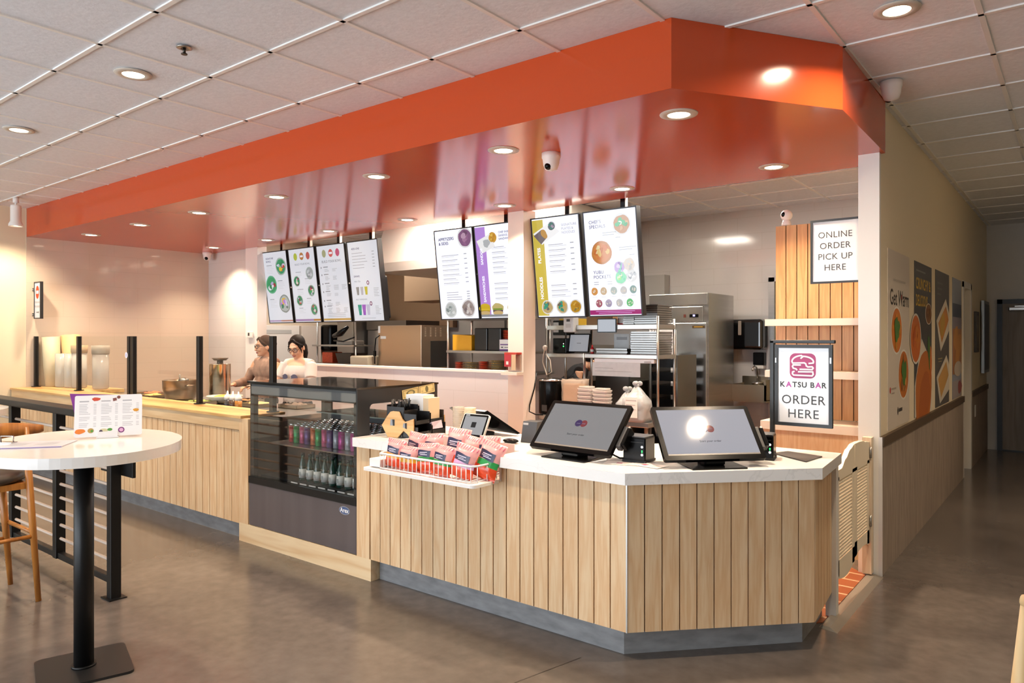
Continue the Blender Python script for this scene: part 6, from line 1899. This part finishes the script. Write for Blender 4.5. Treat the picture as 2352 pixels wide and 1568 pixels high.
HB, HD = mat('hair_brown', '3d2618', .65, spec=.2, var=.3, scale=40, stretch=(1, 1, .2)), mat('hair_black', '140d0b', .6, spec=.2, var=.3, scale=40, stretch=(1, 1, .2))
person((-7.13, 4.62, 0), math.radians(6), 'woman with brown tied-back hair and glasses in a brown patterned blouse, looking left', SKIN, HB, (shirt_pattern(), 'long'), math.radians(-20), math.radians(4),
       [(-1, (-.21, -.07, 1.06), (-.17, -.29, 1.03), (.1, -1, -.1), (0, .1, 1), .7), (1, (.21, -.06, 1.05), (.12, -.27, 1.02), (-.25, -1, -.05), (0, .1, 1), .8)])
WS = mat('white_tshirt', 'cbc2bc', .85, bump=.2, scale=10)
t, Hm, L = person((-6.43, 4.55, 0), math.radians(16), 'woman with black centre-parted hair and glasses in a white printed T-shirt, looking down', SKIN2, HD, (WS, 'short'), math.radians(6), math.radians(24),
       [(-1, (-.215, -.08, 1.05), (-.10, -.28, 1.02), (.35, -1, 0), (0, .1, 1), .9), (1, (.215, -.07, 1.05), (.09, -.27, 1.03), (-.4, -1, 0), (0, .1, 1), .9)], hair='pony')
b = MB().use(mat('shirt_print', '45455c', .7))
q = random.Random(2)
def on_chest(x, z):
    return (x, -.10 - .018 * (1 - (x / .15) ** 2) - .012 + .25 * max(0, z - 1.18), z)
for cx_, cz_, rx_, rz_ in ((-.06, 1.14, .036, .028), (.055, 1.135, .040, .03), (-.005, 1.10, .02, .02)):
    pts = [on_chest(cx_ + rx_ * math.cos(2 * PI * i / 16) * (1 + .15 * math.sin(3 * i)), cz_ + rz_ * math.sin(2 * PI * i / 16)) for i in range(16)]
    b.add(pts, [tuple(range(16))])
b.build('shirt_print', t)
o = MB().use(mat('tongs_steel', '8a8077', .3, 1.0)).tube([(-6.50, 4.20, 1.06), (-6.62, 4.15, 1.075), (-6.76, 4.12, 1.06)], .006).tube([(-6.50, 4.20, 1.05), (-6.62, 4.14, 1.045), (-6.76, 4.11, 1.05)], .006).build('tongs')
tag(o, 'dark tongs held by the woman in the white T-shirt', 'tongs')
person((-4.62, 6.78, 0), math.radians(115), 'person in black clothes bending over behind the pass shelf', SKIN, HD, (mat('black_shirt', '121214', .85), 'long'), 0, math.radians(20),
       [(-1, (-.19, -.14, 1.10), (-.12, -.30, 1.02), (0, -1, -.2), (0, .1, 1), .8), (1, (.19, -.14, 1.10), (.12, -.30, 1.02), (0, -1, -.2), (0, .1, 1), .8)], lean=math.radians(48), glasses=False)
# ------------------------------------------------------------------ foreground: bar tables, stool, railing
TT2 = mat('table_white_marble', 'efece8', .10, var=.03, scale=3)
TTE = mat('table_edge', 'e9e6e0', .3)
def bar_table(x, y, rz, a, b_, label):
    t = thing('bar_table', label, 'table', (x, y, 0), rz, 'white bar tables')
    pts = [(a * math.cos(2 * PI * i / 64), b_ * math.sin(2 * PI * i / 64)) for i in range(64)]
    MB().use(TT2).prism(pts, 1.015, 1.06).build('table_top', t)
    b = MB().use(BLACK).cyl((0, 0, .012), (0, 0, 1.0), .042, n=28).box(-.16, -.16, .998, .16, .16, 1.014).cyl((0, 0, .010), (0, 0, .022), .052, n=24)
    b.build('column', t)
    b = MB().use(mat('base_plate_black', '1c1b1b', .4)).prism(rr(-.19, -.19, .19, .19, .03), 0, .012)
    b.build('base_plate', t)
    return t
bar_table(-3.67, 1.42, math.radians(-16.7), .515, .415, 'white bar table on a black column carrying the menu stand')
bar_table(-6.0, 1.41, 0, .40, .40, 'second white bar table at the left edge behind the stool')
TB = 1.061
# menu stand on the table
t = thing('menu_stand', 'menu card in a white stand on the bar table', 'menu stand', (-3.71, 1.545, TB), math.radians(64))
tl2 = math.radians(18)
F = frame((0, 0, .008), (1, 0, 0), (0, math.sin(tl2), math.cos(tl2)))
MS = mat('menu_card', 'f4f4f6', .3)
b = MB(); b.T = F
b.use(MS).prism(rr(-.145, 0, .145, .205, .008), -.003, 0)
b.use(mat('menu_print_grey', 'b9b9bf', .5))
q = random.Random(4)
for c in range(3):
    x = -.125 + c * .092
    b.quad(x, .172, x + .04, .178, .0006)
    for k in range(15):
        y = .158 - k * .0078
        if k in (7, 11): continue
        b.quad(x, y, x + q.uniform(.03, .048), y + .0022, .0006).quad(x + .060, y, x + .072, y + .0022, .0006)
def mc(n, c): return mat('menu_food_' + n, c, .4)
b.use(mc('red', 'c9503a')).disc(-.055, .185, .018, .009, .0008, 16, 0, .15, 1).use(mc('brown', '7d4f48')).poly([(.018, .172), (.034, .176), (.032, .19), (.016, .187)], .0008).disc(.042, .192, .008, w=.0008, n=12)
b.use(mc('gold', 'd99a3c')).disc(.118, .125, .013, .008, .0008, 14, 0, .15, 2).use(mc('orange', 'e8843a')).disc(-.12, .028, .022, .012, .0008, 18, .1, .1, 3).use(mc('tan', 'b99a5a')).disc(-.075, .03, .013, .012, .0008, 16).use(mc('green', '5a9a4a')).disc(-.07, .028, .006, w=.001, n=10)
b.use(mc('cream', 'd6d0a8')).disc(-.02, .028, .018, .010, .0008, 16).use(mc('dark', '4a3f52')).disc(-.032, .024, .008, .008, .001, 10).use(mc('green', '5a9a4a')).disc(.006, .032, .011, .007, .001, 12)
b.use(mc('violet', '7a3f78')).disc(.055, .028, .014, w=.0008, n=24).use(mc('pink', 'e0b0d6')).disc(.055, .028, .009, w=.001, n=20)
b.build('menu_card', t)
b = MB().use(mat('stand_acrylic', 'f0f0f2', .15)); b.T = F
b.box(-.045, -.006, -.008, .04, .022, .006)
b.T = Matrix(); b.box(-.05, -.01, 0, .045, .11, .006)
b.build('holder', t)
MB().use(mat('menu_back_purple', '8a3f96', .4)).add([(-.145, .075, .1), (.145, .075, .1), (.11, .095, .196), (-.17, .095, .212), (-.145, .08, .1), (.145, .08, .1), (.11, .10, .196), (-.17, .10, .212)],
    [(0, 1, 2, 3), (4, 7, 6, 5), (0, 4, 5, 1), (1, 5, 6, 2), (2, 6, 7, 3), (3, 7, 4, 0)]).build('back_card', t)
o = MB().use(mat('flat_menu', 'eae6ee', .25)).box(-.15, -.10, 0, .15, .10, .004).use(mat('flat_menu_edge', '9d93c0', .4)).box(-.15, -.103, 0, .15, -.10, .004).use(mat('menu_print_grey', 'b9b9bf', .5)).box(-.1, -.05, .004, -.02, .05, .0043).box(.02, -.05, .004, .1, .05, .0043).build('menu_sheet')
o.location = (-3.73, 1.23, TB); o.rotation_euler = (0, 0, .9); tag(o, 'menu sheet lying flat on the bar table near its edge', 'menu')
t = thing('number_holder', 'small chrome card holder lying on the flat menu sheet', 'card holder', (-3.86, 1.17, TB + .005), .6)
MB().use(mat('chrome_clip', 'b9b5b0', .2, 1.0)).tube([(-.03, 0, .004), (-.03, 0, .03), (.03, 0, .03), (.03, 0, .004)], .003).box(-.035, -.02, 0, .035, .02, .004).build('clip', t)
# railing
t = thing('queue_railing', 'black metal queue railing with pale horizontal rods behind the bar table', 'railing', (-6.5, 1.914, 0))
RY = 1.914
for x in (-4.52, -5.34, -6.16, -6.98, -7.80, -8.62, -9.44):
    b = MB().use(BLACK).rbox(x - .03, RY - .03, 0.0 if x == -4.52 else .085, x + .03, RY + .03, 1.05, .004)
    if x == -4.52:
        b.box(x - .06, RY - .05, 0, x + .06, RY + .05, .006)
    part(b, 'post', t)
part(MB().use(BLACK).rbox(-9.85, RY - .06, 1.05, -4.40, RY + .06, 1.095, .006), 'top_rail', t)
part(MB().use(BLACK).rbox(-9.85, RY - .02, .085, -4.52, RY + .02, .125, .004), 'bottom_rail', t)
ROD = mat('pale_rod', 'cdb9a6', .4)
for z in (.215, .305, .395, .485, .575, .665, .76, .855, .95):
    part(MB().use(ROD).cyl((-9.85, RY, z), (-4.55, RY, z), .010, n=8), 'rod', t)
# stool
t = thing('bar_stool', 'wooden bar stool with curved back and dark seat at the left edge', 'stool', (-5.05, 1.38, 0), math.radians(-90))
SWD_ = wood('stool_wood', '9a5f26', 'b97a36', .35, 1.2)
def leg(p, q_, r0, r1):
    MB().use(SWD_).tube([p, tuple((a + c) / 2 for a, c in zip(p, q_)), q_], [r0, (r0 + r1) / 2 * 1.12, r1], 10).build('leg', t)
leg((.17, -.17, .70), (.235, -.22, 0), .021, .014)
leg((-.17, -.17, .70), (-.235, -.22, 0), .021, .014)
leg((.19, .17, 1.02), (.235, .24, 0), .019, .015)
leg((-.19, .17, 1.02), (-.235, .24, 0), .019, .015)
MB().use(SWD_).box(-.20, -.19, .66, .20, .19, .695).build('seat_frame', t)
for a_, b_ in (((-.215, -.2, .30), (.215, -.2, .30)), ((-.225, .215, .38), (.225, .215, .38)), ((.215, -.2, .40), (.22, .21, .40)), ((-.215, -.2, .40), (-.22, .21, .40))):
    MB().use(SWD_).cyl(a_, b_, .012).build('stretcher', t)
b = MB().use(mat('stool_seat', '3a322b', .35))
b.loft([[(.24 * s * math.cos(2 * PI * i / 28), .22 * s * math.sin(2 * PI * i / 28), z) for i in range(28)] for s, z in ((.9, .695), (1.0, .71), (1.0, .735), (.85, .752), (.4, .758))])
b.build('seat', t)
b = MB().use(SWD_)
rings = []
for k in range(15):
    u = -1 + 2 * k / 14
    x = .30 * u; y = .21 - .09 * u * u; hh = .055 * (1 - .75 * u * u) + .004
    rings.append([(x, y - .011, 1.0 - hh), (x, y + .011, 1.0 - hh), (x, y + .011, 1.0 + hh), (x, y - .011, 1.0 + hh)])
b.loft(rings)
b.build('backrest', t)
part(MB().use(BLACK).rbox(-4.80, RY + .04, .72, -4.37, RY + .06, .88, .003), 'side_panel', t)
# chair at the right edge
t = thing('wooden_chair', 'pale wooden chair cut off by the right edge', 'chair', (.13, 2.25, 0))
CWD = wood('chair_pale', 'd9a868', 'efcf9c', .35)
for sx in (-1, 1):
    MB().use(CWD).tube([(sx * .232, -.05, .885), (sx * .27, -.05, .45), (sx * .335, -.07, 0)], [.017, .022, .015], 12).build('leg', t)
    MB().use(CWD).tube([(sx * .19, .36, .44), (sx * .23, .40, 0)], [.02, .014], 12).build('leg', t)
b = MB().use(CWD)
b.tube([(-.245 + .49 * i / 12, -.05 - .06 * math.sin(PI * i / 12), .895) for i in range(13)], [.014] + [.026] * 11 + [.014], 12)
b.build('backrest', t)
MB().use(CWD).rbox(-.25, -.06, .43, .25, .40, .465, .015).build('seat', t)
